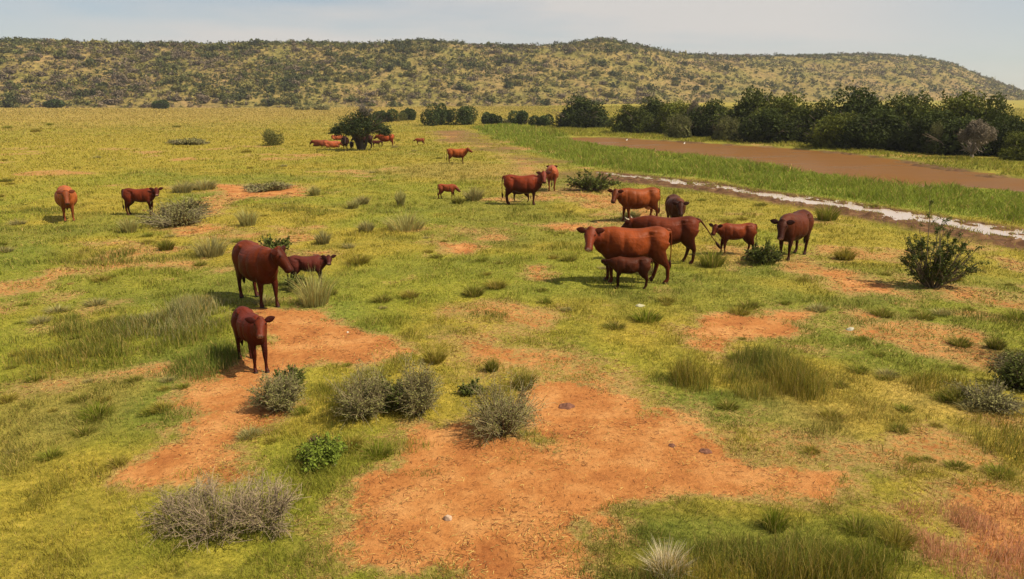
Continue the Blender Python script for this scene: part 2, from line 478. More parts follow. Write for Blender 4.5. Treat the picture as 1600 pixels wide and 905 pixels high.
# ------------------------------------------------------------ ground sheet
def polar(rads, ths):
    rr, tt = np.meshgrid(rads, ths, indexing='ij')
    x, y = rr * np.sin(tt), rr * np.cos(tt)
    nr, nt_ = rr.shape
    idx = np.arange(nr * nt_).reshape(nr, nt_)
    q = np.stack([idx[:-1, :-1], idx[:-1, 1:], idx[1:, 1:], idx[1:, :-1]], -1).reshape(-1, 4)[:, ::-1]
    return x.ravel(), y.ravel(), q
def set_attr(me, name, v):
    a = me.attributes.new(name, 'FLOAT', 'POINT'); a.data.foreach_set('value', v.astype(np.float32))
def ground():
    rads = np.concatenate([[.01, 1.5, 3, 4], np.geomspace(4.6, 420, 520), np.geomspace(440, 3500, 24)])
    ths = np.concatenate([np.linspace(-math.pi, -R(50), 40)[:-1], np.linspace(-R(50), R(50), 620), np.linspace(R(50), math.pi, 40)[1:]])
    x, y, q = polar(rads, ths)
    z = ground_z(x, y)
    b = MB(); b.add(np.stack([x, y, z], 1), grass_col(x, y), Q=q)
    o = b.build('ground', M_GROUND, smooth=True)
    set_attr(o.data, 'soil', soil(x, y))
    md = np.maximum(sstep(-.5, .4, sdf_box(MUD, x, y, 3)), .62 * sstep(-1.5, 2.5, sdf_box(TRACK, x, y, 5) + (fbm(x, y, 3, 4, 3) - .5) * 9))
    md = np.maximum(md, sstep(-.9, .1, sdf_box(STRIP, x, y, 3)))
    md = np.maximum(md, sstep(-1.2, .2, sdf_box(POND, x, y, 3)) * .9)
    set_attr(o.data, 'mud', md)
    tag(o, 'yellow green grazed plain with bare patches of red soil', 'ground', kind='structure')
ground()

# ------------------------------------------------------------ water
def water(name, poly, z, base, rough, label, bumps, grow=1.0, spec=.5):
    m, t, out = newmat(name)
    p = t.nodes.new('ShaderNodeBsdfPrincipled'); p.inputs['Base Color'].default_value = (*base, 1)
    p.inputs['Roughness'].default_value = rough; p.inputs['IOR'].default_value = 1.33
    p.inputs['Specular IOR Level'].default_value = spec
    g = t.nodes.new('ShaderNodeNewGeometry')
    mp_ = t.nodes.new('ShaderNodeMapping'); mp_.inputs['Scale'].default_value = (1, 2.2, 1)
    n = t.nodes.new('ShaderNodeTexNoise'); n.inputs['Scale'].default_value = 5; n.inputs['Detail'].default_value = 4
    t.links.new(g.outputs['Position'], mp_.inputs[0]); t.links.new(mp_.outputs[0], n.inputs[0])
    bp = t.nodes.new('ShaderNodeBump'); bp.inputs['Strength'].default_value = bumps; bp.inputs['Distance'].default_value = .03
    t.links.new(n.outputs[0], bp.inputs['Height']); t.links.new(bp.outputs[0], p.inputs['Normal'])
    if name == 'pond':
        df = t.nodes.new('ShaderNodeBsdfDiffuse'); df.inputs[0].default_value = (*base, 1)
        gl = t.nodes.new('ShaderNodeBsdfGlossy'); gl.inputs['Roughness'].default_value = .18; gl.inputs[0].default_value = (1, .95, .88, 1)
        t.links.new(bp.outputs[0], gl.inputs['Normal']); t.links.new(bp.outputs[0], df.inputs['Normal'])
        n2 = t.nodes.new('ShaderNodeTexNoise'); n2.inputs['Scale'].default_value = .14; n2.inputs['Detail'].default_value = 3; t.links.new(mp_.outputs[0], n2.inputs[0])
        r2 = t.nodes.new('ShaderNodeMapRange'); r2.inputs[1].default_value = .35; r2.inputs[2].default_value = .7; r2.inputs[3].default_value = .06; r2.inputs[4].default_value = .26; t.links.new(n2.outputs[0], r2.inputs[0])
        mx = t.nodes.new('ShaderNodeMixShader'); t.links.new(r2.outputs[0], mx.inputs[0]); t.links.new(df.outputs[0], mx.inputs[1]); t.links.new(gl.outputs[0], mx.inputs[2])
        t.links.new(mx.outputs[0], out.inputs[0])
    else:
        t.links.new(p.outputs[0], out.inputs[0])
    c = poly.mean(0)
    n_ = len(poly)
    # grow outward along the normals so that the terrain cuts the shoreline
    P = []
    area = .5 * sum(poly[i][0] * poly[(i + 1) % n_][1] - poly[(i + 1) % n_][0] * poly[i][1] for i in range(n_))
    sg = 1 if area > 0 else -1
    for i in range(n_):
        a, b_, c_ = poly[i - 1], poly[i], poly[(i + 1) % n_]
        t1 = (b_ - a) / np.linalg.norm(b_ - a); t2 = (c_ - b_) / np.linalg.norm(c_ - b_)
        tt = t1 + t2; tt /= np.linalg.norm(tt)
        P.append(b_ + sg * grow * np.array([tt[1], -tt[0]]))
    me = bpy.data.meshes.new(name)
    me.from_pydata([(p_[0], p_[1], z) for p_ in P], [], [list(range(n_)) if sg > 0 else list(range(n_))[::-1]])
    me.materials.append(m)
    o = bpy.data.objects.new(name, me); COL.objects.link(o)
    tag(o, label, 'water', kind='structure')
water('pond', POND, -.14, (.150, .070, .022), .45, 'long muddy brown pond in front of the dark thicket', .5, 1.2, .10)
water('shallow_water', STRIP, -.045, (.44, .34, .27), .10, 'thin pale strip of shallow water reflecting the sky', .03, .45, .9)

# ------------------------------------------------------------ hills
def hill_z(px, r, x, y):
    bd, bz, cd, cz = base_d(px), base_z(px), crest_d(px), crest_z(px)
    t = (r - bd) / (cd - bd)
    tt = np.clip(t, 0, 1)
    prof = .55 * tt + .45 * np.sin(tt * math.pi / 2) ** 1.3
    prof = prof * sstep(-.02, .10, tt) + 0
    z = bz + (cz - bz) * prof
    hgt = np.maximum(cz - bz, 0)
    n = (fbm(x, y, 70, 4, 201) - .5) * .30 + (fbm(x, y, 18, 3, 207) - .5) * .07
    z = z + n * hgt * 4 * tt * (1 - tt)
    z = np.where(t > 1, cz - (t - 1) ** 1.2 * (cz - bz) * .6, z)
    z = z - .6 * (1 - sstep(-.01, .03, t))
    return z
def hill_mat():
    m, t, out = newmat('hill_slope')
    L = t.links.new
    g = t.nodes.new('ShaderNodeNewGeometry')
    def noise(s, d=6, r=.65):
        n = t.nodes.new('ShaderNodeTexNoise'); n.inputs['Scale'].default_value = s; n.inputs['Detail'].default_value = d; n.inputs['Roughness'].default_value = r
        L(g.outputs['Position'], n.inputs[0]); return n.outputs[0]
    def ramp(f, st):
        r = t.nodes.new('ShaderNodeValToRGB'); e = r.color_ramp.elements
        while len(e) < len(st): e.new(.5)
        for k, (p_, c) in enumerate(st): e[k].position = p_; e[k].color = (*c, 1)
        L(f, r.inputs[0]); return r.outputs[0]
    def mul(a, b):
        x = t.nodes.new('ShaderNodeMix'); x.data_type = 'RGBA'; x.blend_type = 'MULTIPLY'; x.inputs[0].default_value = 1
        L(a, x.inputs[6]); L(b, x.inputs[7]); return x.outputs[2]
    c = ramp(noise(.03, 5, .6), [(.36, (.215, .150, .062)), (.5, (.195, .150, .048)), (.62, (.160, .140, .040))])
    c = mul(c, ramp(noise(.35, 8, .7), [(.34, (.42, .44, .40)), (.5, (.92, .92, .88)), (.64, (1.45, 1.35, 1.35))]))
    p = t.nodes.new('ShaderNodeBsdfPrincipled'); p.inputs['Roughness'].default_value = .95; p.inputs['Specular IOR Level'].default_value = .05
    L(c, p.inputs['Base Color'])
    bp = t.nodes.new('ShaderNodeBump'); bp.inputs['Strength'].default_value = .6; bp.inputs['Distance'].default_value = 1.2
    L(noise(.5, 6, .7), bp.inputs['Height']); L(bp.outputs[0], p.inputs['Normal'])
    L(p.outputs[0], out.inputs[0]); return m
def hills():
    pxs = np.linspace(-480, 2080, 520)
    ths = np.interp(pxs, _th_px, _th)
    ts = np.concatenate([np.linspace(-.03, 1.0, 90), np.linspace(1.02, 2.2, 25)])
    tt, pp = np.meshgrid(ts, pxs, indexing='ij'); th = np.interp(pp, _th_px, _th)
    r = base_d(pp) + tt * (crest_d(pp) - base_d(pp))
    x, y = r * np.sin(th), r * np.cos(th)
    z = hill_z(pp, r, x, y)
    idx = np.arange(tt.size).reshape(tt.shape)
    q = np.stack([idx[:-1, :-1], idx[:-1, 1:], idx[1:, 1:], idx[1:, :-1]], -1).reshape(-1, 4)[:, ::-1]
    b = MB(); b.add(np.stack([x.ravel(), y.ravel(), z.ravel()], 1), (.2, .17, .05), Q=q)
    o = b.build('hills', hill_mat(), smooth=True)
    tag(o, 'long low ridge covered in scattered scrub behind the plain', 'hill', kind='structure')
hills()

def lump_cloud(n, seed, lobes=7, flat=.75):
    """points on the outer part of a lumpy dome of radius ~1, height ~1, standing on z=0"""
    rs = np.random.default_rng(seed)
    c = rs.normal(size=(lobes, 3)) * np.array([.42, .42, .16]); c[:, 2] = np.abs(c[:, 2]) * 1.3 + .30
    rad = rs.uniform(.34, .58, lobes)
    k = rs.integers(0, lobes, n)
    d = rs.normal(size=(n, 3)); d /= np.linalg.norm(d, axis=1)[:, None]
    p = c[k] + d * (rad[k] * rs.uniform(.55, 1.05, n) ** .6)[:, None]
    p[:, 2] = np.abs(p[:, 2])
    p[:, 2] *= 1.0 / max(p[:, 2].max(), 1e-3)
    return p, k, lobes
HC = [((.062, .070, .022), 'dark green'), ((.150, .134, .040), 'olive green'), ((.145, .110, .072), 'greyish brown'), ((.105, .110, .032), 'mid green'), ((.215, .185, .052), 'pale yellowish green')]
def hill_shrubs():
    N = 25000
    px = rng.uniform(-230, 1830, N * 2); t = rng.uniform(-.02, 1.06, N * 2) ** .85
    th = np.interp(px, _th_px, _th)
    r = base_d(px) + t * (crest_d(px) - base_d(px))
    x, y = r * np.sin(th), r * np.cos(th)
    dens = fbm(x, y, 22, 3, 301)
    keep = rng.uniform(size=len(px)) < sstep(.28, .62, dens) * .5 + .5
    keep &= rng.uniform(size=len(px)) < np.where(t < .05, .5, 1)
    px, t, x, y, r = [a[keep][:N] for a in (px, t, x, y, r)]
    z = hill_z(px, r, x, y)
    z = np.where(t < 0.02, np.maximum(z, ground_z(x, y)), z)
    size = rng.lognormal(.02, .52, len(px)) * (1 + .12 * (t > .93))
    size = np.clip(size, .45, 3.8)
    size[t > .94] = np.clip(size[t > .94], 1.2, 2.8)
    kn = fbm(x, y, 45, 3, 333)
    kind = np.where(kn > .56, 2, np.where(kn < .44, 0, 3))
    rnd = rng.uniform(size=len(px))
    kind = np.where(rnd < .62, rng.integers(0, 5, len(px)), kind)
    kind = np.where((t > .92) & (rnd < .8), rng.integers(0, 2, len(px)) * 3, kind)
    app = size / r
    inview = (px > -10) & (px < 1610) & (t < .97)
    # the clump of trees hides the foot of the hill at the right
    order = np.argsort(-np.where(inview, app, 0))
    ind = order[:280]
    protos = []
    for k, (c, nm) in enumerate(HC):
        p, kk, lb = lump_cloud(420, 500 + k)
        b = MB(); lobc = rng.uniform(.75, 1.25, lb)[kk][:, None]
        b.leaves(p, rng.uniform(.16, .34, len(p)), np.clip(np.array(c) * lobc * rng.uniform(.75, 1.3, (len(p), 1)), 0, 1), up=.5, aspect=.8)
        protos.append(b.mesh('hill_shrub', M_HILLSHRUB))
    for i in ind:
        k = int(kind[i])
        o = bpy.data.objects.new('hill_shrub', protos[k]); COL.objects.link(o)
        s = size[i]
        o.location = (x[i], y[i], z[i] - .15); o.rotation_euler = (0, 0, rng.uniform(0, 6.28))
        o.scale = (s, s * rng.uniform(.8, 1.2), s * rng.uniform(.85, 1.2))
        tag(o, HC[k][1] + ' shrub scattered among many others on the hillside', 'shrub', 'scattered ' + HC[k][1] + ' shrubs on the hillside')
    rest = np.setdiff1d(np.arange(len(px)), ind)
    b = MB()
    base = [lump_cloud(40, 600 + k, 5)[0] for k in range(8)]
    n = len(rest)
    P = np.stack([base[v] for v in rng.integers(0, 8, n)])
    a = rng.uniform(0, 6.28, n); ca, sa = np.cos(a)[:, None], np.sin(a)[:, None]
    s = size[rest][:, None]
    X = (P[:, :, 0] * ca - P[:, :, 1] * sa) * s + x[rest][:, None]
    Y = (P[:, :, 0] * sa + P[:, :, 1] * ca) * s + y[rest][:, None]
    Z = P[:, :, 2] * s * rng.uniform(.8, 1.25, (n, 1)) + z[rest][:, None] - .15
    Cc = np.array([c for c, _ in HC])[kind[rest]][:, None, :] * rng.uniform(.7, 1.3, (n, 1, 1)) * rng.uniform(.75, 1.3, (n, 40, 1))
    b.leaves(np.stack([X, Y, Z], -1).reshape(-1, 3), (s * rng.uniform(.28, .55, (n, 40))).ravel(), Cc.reshape(-1, 3), up=.5, aspect=.85)
    o = b.build('hillside_scrub', M_HILLSHRUB)
    tag(o, 'dense speckle of small shrubs all over the ridge', 'scrub', kind='stuff')
hill_shrubs()

# ------------------------------------------------------------ grass
TALL = [
 (905, 700, 26, 6, .05, C_GREEN, .6), (660, 745, 40, 9, .06, C_GREEN, .8), (1150, 760, 50, 12, .06, C_OLIVE * 1.3, .7), (960, 740, 16, 4, .05, C_GREEN, .6), (850, 728, 26, 7, .05, C_GREEN, .7), (1068, 742, 10, 4, .06, C_GREEN, .8),
 (650, 500, 60, 14, .12, C_GREEN, .5), (760, 500, 50, 12, .12, C_OLIVE * 1.3, .5), (880, 560, 60, 16, .12, C_GREEN, .5), (1350, 420, 60, 10, .14, C_OLIVE * 1.2, .5), (1530, 500, 60, 14, .14, C_OLIVE * 1.2, .5), (1330, 610, 60, 20, .12, C_YEL * .8, .4),
 (120, 360, 60, 8, .14, C_OLIVE * 1.3, .6), (60, 330, 50, 7, .14, C_OLIVE * 1.3, .6), (480, 330, 70, 6, .14, C_OLIVE * 1.3, .5), (560, 430, 50, 8, .12, C_OLIVE * 1.2, .5), # px, py, rx, ry, height m, colour, density multiplier
 (560, 625, 150, 42, .17, C_LIME * .8, .5), (350, 830, 140, 26, .26, C_OLIVE * 1.3, .5), (500, 690, 110, 34, .13, C_LIME, .5), (620, 700, 70, 20, .14, C_LIME * 1.1, .5), (1040, 905, 60, 14, .26, C_STRAW * .8, 1.2), (930, 900, 60, 14, .22, C_OLIVE * 1.4, 1),
 (275, 500, 95, 36, .34, np.array([.30, .27, .12]), .8), (250, 520, 120, 50, .24, C_LIME * .75, .6), (150, 520, 120, 40, .26, C_OLIVE * 1.5, .8), (330, 560, 60, 40, .30, C_GREEN * 1.1, 1),
 (60, 560, 100, 60, .20, C_YEL * .9, .5),
 (1080, 600, 36, 22, .48, C_YEL * .85, 1.2), (1140, 590, 40, 22, .36, C_OLIVE * 1.3, 1), (1200, 575, 60, 24, .38, C_OLIVE * 1.3, 1), (1240, 605, 48, 28, .44, C_YEL * .85, 1.2), (1180, 620, 40, 16, .30, C_YEL * .8, 1),
 (1000, 915, 110, 26, .26, C_OLIVE * 1.3, 1), (1200, 880, 170, 44, .24, C_OLIVE * 1.6, 1), (1350, 900, 110, 44, .26, C_LIME * .8, 1), (1250, 915, 200, 30, .3, C_YEL * .75, 1),
 (1540, 870, 110, 75, .17, np.array([.55, .29, .16]), 1.6), (1470, 800, 70, 30, .16, np.array([.52, .28, .14]), 1.4), (1580, 800, 50, 30, .14, np.array([.55, .27, .12]), 1.0),
 (1480, 610, 60, 20, .24, C_YEL * .8, .8), (1560, 690, 60, 40, .24, C_YEL * .8, .6),
 (190, 400, 100, 14, .2, C_OLIVE * 1.3, .6),
]
TALLW = [(ell(*b[:4]), b[4], b[5], b[6]) for b in TALL]
def scatter(n, r0, r1, half=R(43), power=0.0):
    u = rng.uniform(size=n)
    r = r0 * (r1 / r0) ** u
    th = rng.uniform(-half, half, n)
    return r * np.sin(th), r * np.cos(th), r
def grass():
    b = MB()
    x, y, r = scatter(1000000, 5.6, 390)
    ok_ = (r < base_d(th_to_px(np.arctan2(x, y))) - 3) & (ground_z(x, y) < 50)
    x, y, r = x[ok_], y[ok_], r[ok_]
    s = soil(x, y)
    fine = fbm(x, y, .35, 3, 401)
    keep = rng.uniform(size=len(x)) > np.clip(s * 1.3 + (fine - .5) * 1.3 * np.minimum(1, s * 3) - .05, 0, .985 + .013 * (s > .9)) * np.where(s > .05, 1, .0)
    keep &= (water_depth(x, y) < .03) | ((sdf_box(STRIP, x, y, 2) > -.4) & (rng.uniform(size=len(x)) < .10 + .35 * (fbm(x, y, 1.3, 3, 461) > .58)))
    md = np.maximum(sstep(-.3, .3, sdf_box(MUD, x, y, 3)), sstep(-1.5, 2.5, sdf_box(TRACK, x, y, 5) + (fbm(x, y, 3, 4, 3) - .5) * 9) * .8)
    keep &= rng.uniform(size=len(x)) > md * .95
    x, y, r, s, fine = x[keep], y[keep], r[keep], s[keep], fine[keep]
    c = grass_col(x, y)
    clump = fbm(x, y, .5, 3, 411); cl2 = fbm(x, y, 2.5, 3, 413)
    h = .035 + .05 * sstep(.35, .75, clump) + .055 * sstep(.5, .8, clump) * sstep(.4, .65, cl2)
    h = h * (1 - .55 * s)
    h *= rng.uniform(.6, 1.35, len(x)) * (1 + r / 90)
    reed = sdf_box(REED, x, y, 3); fb = sdf_box(FARBANK, x, y, 3)
    rn = fbm(x, y, 3.2, 3, 415)
    h = np.where(reed > 0, h + sstep(0, 1.2, reed) * (.10 + .38 * sstep(.3, .7, rn)) * rng.uniform(.6, 1.2, len(x)), h)
    h = np.where(fb > 0, h + sstep(0, 1.0, fb) * (.08 + .25 * sstep(.35, .7, rn)) * rng.uniform(.6, 1.2, len(x)), h)
    # colour scatter; darker, greener blades in the clumps, straw in between
    dk = sstep(.52, .78, clump)[:, None]
    c = c * (1 - .5 * dk) + (C_OLIVE * .45 + c * .3) * .5 * dk
    rnd = rng.uniform(size=(len(x), 1))
    c = np.where(rnd < .09, C_STRAW * rng.uniform(.5, .9, (len(x), 1)), c)
    c = np.where(rnd > .88, C_GREEN * rng.uniform(.8, 1.2, (len(x), 1)) * .5 + c * .5, c)
    c = c * rng.uniform(.92, 1.38, (len(x), 1))
    w = .0045 * np.maximum(1, r / 6.5) * rng.uniform(.7, 1.4, len(x))
    w = np.where((reed > 0) | (fb > 0), w * 1.2, w)
    lean = rng.normal(size=(len(x), 2)) * .55
    b.blades(np.stack([x, y, ground_z(x, y) - .01], 1), lean, h, w, c)
    o = b.build('grass', M_GRASS)
    tag(o, 'short yellow green grass covering the plain', 'grass', kind='stuff')
    # taller grass stands
    b = MB()
    for (cx, cy, rx, ry), hh, cc, dm in TALLW:
        area = math.pi * rx * ry
        d = math.hypot(cx, cy)
        n = int(area * 1900 * dm * (9 / max(d, 9)) ** 1.2)
        a = rng.uniform(0, 6.28, n); q = np.sqrt(rng.uniform(0, 1, n)) * rng.uniform(.75, 1.15, n)
        X, Y = cx + np.cos(a) * q * rx, cy + np.sin(a) * q * ry
        f = fbm(X, Y, .8, 3, 431)
        k = rng.uniform(size=n) < sstep(.28, .66, f) * (1 - .6 * sstep(.7, 1.15, q))
        X, Y, q, f = X[k], Y[k], q[k], f[k]; n = len(X)
        H = hh * (1.15 - .85 * np.minimum(q, 1.1) ** 2) * (.5 + .8 * sstep(.35, .75, f)) * rng.uniform(.55, 1.15, n)
        rnd = rng.uniform(size=(n, 1))
        col = cc * rng.uniform(.65, 1.35, (n, 1))
        col = np.where((rnd < .2) & (cc[0] < .45), C_GREEN * rng.uniform(.7, 1.3, (n, 1)), col)
        col = np.where(rnd > .85, C_STRAW * rng.uniform(.6, 1.1, (n, 1)), col)
        b.blades(np.stack([X, Y, ground_z(X, Y) - .01], 1), rng.normal(size=(n, 2)) * .28, H, .006 * max(1, d / 10) * rng.uniform(.7, 1.3, n), col)
    o = b.build('tall_grass', M_GRASS)
    tag(o, 'taller seeding grass standing in loose drifts', 'grass', kind='stuff')
grass()

def litter():                            # dead straw, twigs and crumbs on the soil
    b = MB()
    x, y, r = scatter(110000, 5.6, 40)
    s = soil(x, y)
    k = (s > .12) & (rng.uniform(size=len(x)) < .16 + .55 * (fbm(x, y, .8, 4, 441) > .54) + .3 * (s < .8))
    x, y, r = x[k], y[k], r[k]; n = len(x)
    z = ground_z(x, y)
    a = rng.uniform(0, 6.28, n); L = rng.uniform(.015, .07, n) * np.maximum(1, r / 12)
    d = np.stack([np.cos(a), np.sin(a), rng.uniform(-.1, .35, n)], 1) * L[:, None]
    P = np.stack([x, y, z + .006], 1)
    rnd = rng.uniform(size=(n, 1))
    col = np.where(rnd < .35, C_STRAW * 1.25, np.where(rnd < .75, np.array([.12, .05, .025]), np.array([.32, .14, .06]))) * rng.uniform(.6, 1.3, (n, 1))
    b.tubes(np.stack([P, P + d], 1), np.broadcast_to((.0022 * np.maximum(1, r / 9))[:, None], (n, 2)), col, 3)
    o = b.build('ground_litter', M_BARK)
    tag(o, 'dead straw and crumbs lying on the bare red soil', 'litter', kind='stuff')
litter()

# ------------------------------------------------------------ plants
def curve_stems(n, spread, H, base_r=.06, K=6, droop=.2, up=.35, rs=rng):
    """n stems from the base outwards; returns (n,K,3)"""
    a = rs.uniform(0, 2 * math.pi, n); s = np.sqrt(rs.uniform(0, 1, n)) * spread
    p1, p2, p3 = rs.uniform(0, 6.28, 3)
    s = s * (1 + .28 * np.sin(2 * a + p1) + .18 * np.sin(5 * a + p2)); lob = 1 + .24 * np.sin(3 * a + p3) + .14 * np.sin(7 * a + p1)
    L = H * rs.uniform(.42, 1.02, n) * np.where(rs.uniform(size=n) < .08, 1.2, 1) * lob / 1.12
    t = np.linspace(0, 1, K)[None, :]
    rad = (s[:, None] * (t ** .85))
    z = L[:, None] * (t - droop * t ** 2.5 * (s / max(spread, 1e-3))[:, None])
    wob = rs.normal(size=(n, 2, 3)) * .03 * H
    x = np.cos(a)[:, None] * (rad + base_r) + wob[:, 0, 0:1] * np.sin(t * 5) + wob[:, 0, 1:2] * t
    y = np.sin(a)[:, None] * (rad + base_r) + wob[:, 1, 0:1] * np.sin(t * 6 + 1) + wob[:, 1, 1:2] * t
    return np.stack([x, y, z], -1)
def twigs_from(S, per, length, K=3, rs=rng):
    n, Kp, _ = S.shape
    i = rs.integers(0, n, n * per); u = rs.uniform(.25, 1, n * per) * (Kp - 1.001)
    k = u.astype(int); f = (u - k)[:, None]
    P = S[i, k] * (1 - f) + S[i, k + 1] * f
    T = S[i, k + 1] - S[i, k]; T /= np.linalg.norm(T, axis=1)[:, None] + 1e-9
    D = T + rs.normal(size=T.shape) * .65; D /= np.linalg.norm(D, axis=1)[:, None]
    L = length * rs.uniform(.4, 1.1, len(P))[:, None]
    t = np.linspace(0, 1, K)
    bend = rs.normal(size=T.shape) * .25
    return P[:, None] + (D * L)[:, None] * t[None, :, None] + (bend * L)[:, None] * (t ** 2)[None, :, None]
def along(S, n, lo=.3, rs=rng, jit=.02):
    m, K, _ = S.shape
    i = rs.integers(0, m, n); u = rs.uniform(lo, 1, n) * (K - 1.001); k = u.astype(int); f = (u - k)[:, None]
    return S[i, k] * (1 - f) + S[i, k + 1] * f + rs.normal(size=(n, 3)) * jit
def vary(c, n, a=.7, b=1.35): return np.asarray(c) * rng.uniform(a, b, (n, 1))

def shrub(name, label, cat, px, py, wpx, hpx, kind, group=None, seed=None, parent_dist=None):
    x, y, z = at(px, py); d = math.hypot(x, y)
    w, h = wpx * d / F, hpx * d / F / 1.0
    t = thing(name, label, cat, (x, y, z - .02), 0, group)
    px_m = d / F * 1.5                      # a picture pixel in metres: thin parts stay visible
    st, lf = MB(), MB()
    if kind == 'twiggy':                    # grey karoo scrub: many fine stems, small grey leaves
        n = 150; S = curve_stems(n, w * .5, h, w * .06, 6, .25)
        tw = twigs_from(S, 7, h * .30)
        st.tubes(S, np.linspace(.007, .0025, 6)[None, :] * max(1, px_m / .012) * np.ones((n, 1)), vary((.20, .155, .085), n), 3)
        st.tubes(tw, max(.0022, px_m * .16), vary((.26, .215, .115), len(tw)), 3)
        P = along(tw, 5200, .1, jit=.014); lf.leaves(P, rng.uniform(.014, .034, len(P)) * max(1, px_m / .012), vary((.185, .178, .058), len(P)), .2)
    elif kind == 'dead':
        n = 110; S = curve_stems(n, w * .55, h, w * .12, 6, .35)
        tw = twigs_from(S, 8, h * .35)
        st.tubes(S, np.linspace(.006, .002, 6)[None, :] * max(1, px_m / .012) * np.ones((n, 1)), vary((.20, .15, .115), n), 3)
        st.tubes(tw, max(.002, px_m * .15), vary((.31, .235, .15), len(tw)), 3)
        P = along(tw, 1800, .1, jit=.02); lf.leaves(P, rng.uniform(.012, .028, len(P)), vary((.17, .155, .05), len(P)), .2)
    elif kind == 'leafy':                   # green bush
        n = 60; S = curve_stems(n, w * .5, h, w * .05, 6, .15)
        tw = twigs_from(S, 9, h * .28)
        st.tubes(S, np.linspace(.012, .004, 6)[None, :] * np.ones((n, 1)) * max(1, px_m / .02), vary((.10, .07, .045), n), 4)
        st.tubes(tw, max(.0025, px_m * .12), vary((.10, .075, .045), len(tw)), 3)
        P = along(tw, 5200, .15, jit=h * .02); lf.leaves(P, rng.uniform(.02, .05, len(P)) * max(1, px_m / .016), vary((.105, .122, .026), len(P)), .4)
    elif kind == 'round':                   # dense rounded evergreen bush
        n = 24; S = curve_stems(n, w * .40, h * .85, w * .04, 5, .15)
        st.tubes(S, np.linspace(.04, .01, 5)[None, :] * np.ones((n, 1)), vary((.09, .065, .045), n), 4)
        p, k, lb = lump_cloud(5200, seed or int(px)); lob = rng.uniform(.7, 1.3, lb)[k][:, None]
        P = p * np.array([w * .5, w * .5, h]); lf.leaves(P, rng.uniform(.09, .2, len(P)) * max(.8, px_m / .1), vary((.045, .062, .018), len(P)) * lob, .45, .7)
    elif kind == 'olive_round':
        n = 24; S = curve_stems(n, w * .42, h * .9, w * .04, 5, .15)
        st.tubes(S, np.linspace(.03, .01, 5)[None, :] * np.ones((n, 1)), vary((.12, .09, .05), n), 4)
        p, k, lb = lump_cloud(3800, seed or int(px)); P = p * np.array([w * .5, w * .5, h])
        lf.leaves(P, rng.uniform(.07, .16, len(P)), vary((.105, .105, .028), len(P)), .45, .6)
    elif kind == 'low':                     # low spreading grey green karoo bush
        n = 260; S = curve_stems(n, w * .5, h, w * .1, 5, .4)
        st.tubes(S, np.linspace(.006, .002, 5)[None, :] * np.ones((n, 1)) * max(1, px_m / .012), vary((.17, .14, .085), n), 3)
        P = along(S, 3000, .3, jit=h * .12); lf.leaves(P, rng.uniform(.02, .05, len(P)) * max(1, px_m / .02), vary((.190, .175, .065), len(P)), .4)
    elif kind == 'weed':                    # broad bright leaves
        n = 120; S = curve_stems(n, w * .5, h, w * .1, 5, .3)
        st.tubes(S, np.linspace(.005, .002, 5)[None, :] * np.ones((n, 1)), vary((.12, .11, .04), n), 3)
        P = along(S, 3200, .2, jit=h * .07); lf.leaves(P, rng.uniform(.03, .07, len(P)), vary((.13, .17, .022), len(P)), .5, .5)
    st.build('stems', M_BARK, t); lf.build('foliage', M_LEAF, t)
    return t

def tuft_mesh(kind, w, h, n, seed, bw=.006):
    rs = np.random.default_rng(seed); b = MB()
    a = rs.uniform(0, 6.28, n); q = np.sqrt(rs.uniform(0, 1, n))
    P = np.stack([np.cos(a) * q * w * .28, np.sin(a) * q * w * .28, np.full(n, -.01)], 1)
    lean = np.stack([np.cos(a), np.sin(a)], 1) * (q * .55 * w / h)[:, None] + rs.normal(size=(n, 2)) * .12
    pal = {'dark': (.175, .170, .028), 'green': (.185, .195, .028), 'pale': (.36, .335, .12), 'grey': (.29, .26, .105), 'olive': (.25, .21, .034), 'lime': (.165, .19, .02), 'purple': (.10, .05, .05), 'cream': (.62, .53, .36)}[kind]
    col = np.array(pal) * rs.uniform(.6, 1.45, (n, 1))
    dry = rs.uniform(size=(n, 1)) < .15
    col = np.where(dry, C_STRAW * .9, col)
    b.blades(P, lean, h * rs.uniform(.5, 1.1, n) * (1.05 - .4 * q), bw * rs.uniform(.7, 1.4, n), col, .3)
    return b
def tuft(px, py, wpx, hpx, kind, label, cat='grass tuft', name='grass_tuft', n=420):
    x, y, z = at(px, py); d = math.hypot(x, y)
    w, h = wpx * d / F, hpx * d / F
    b = tuft_mesh(kind, w, h, n, int(px * 7 + py), max(.005, .55 * d / F * 1.5))
    o = b.build(name, M_GRASS); o.location = (x, y, z)
    tag(o, label, cat); return o

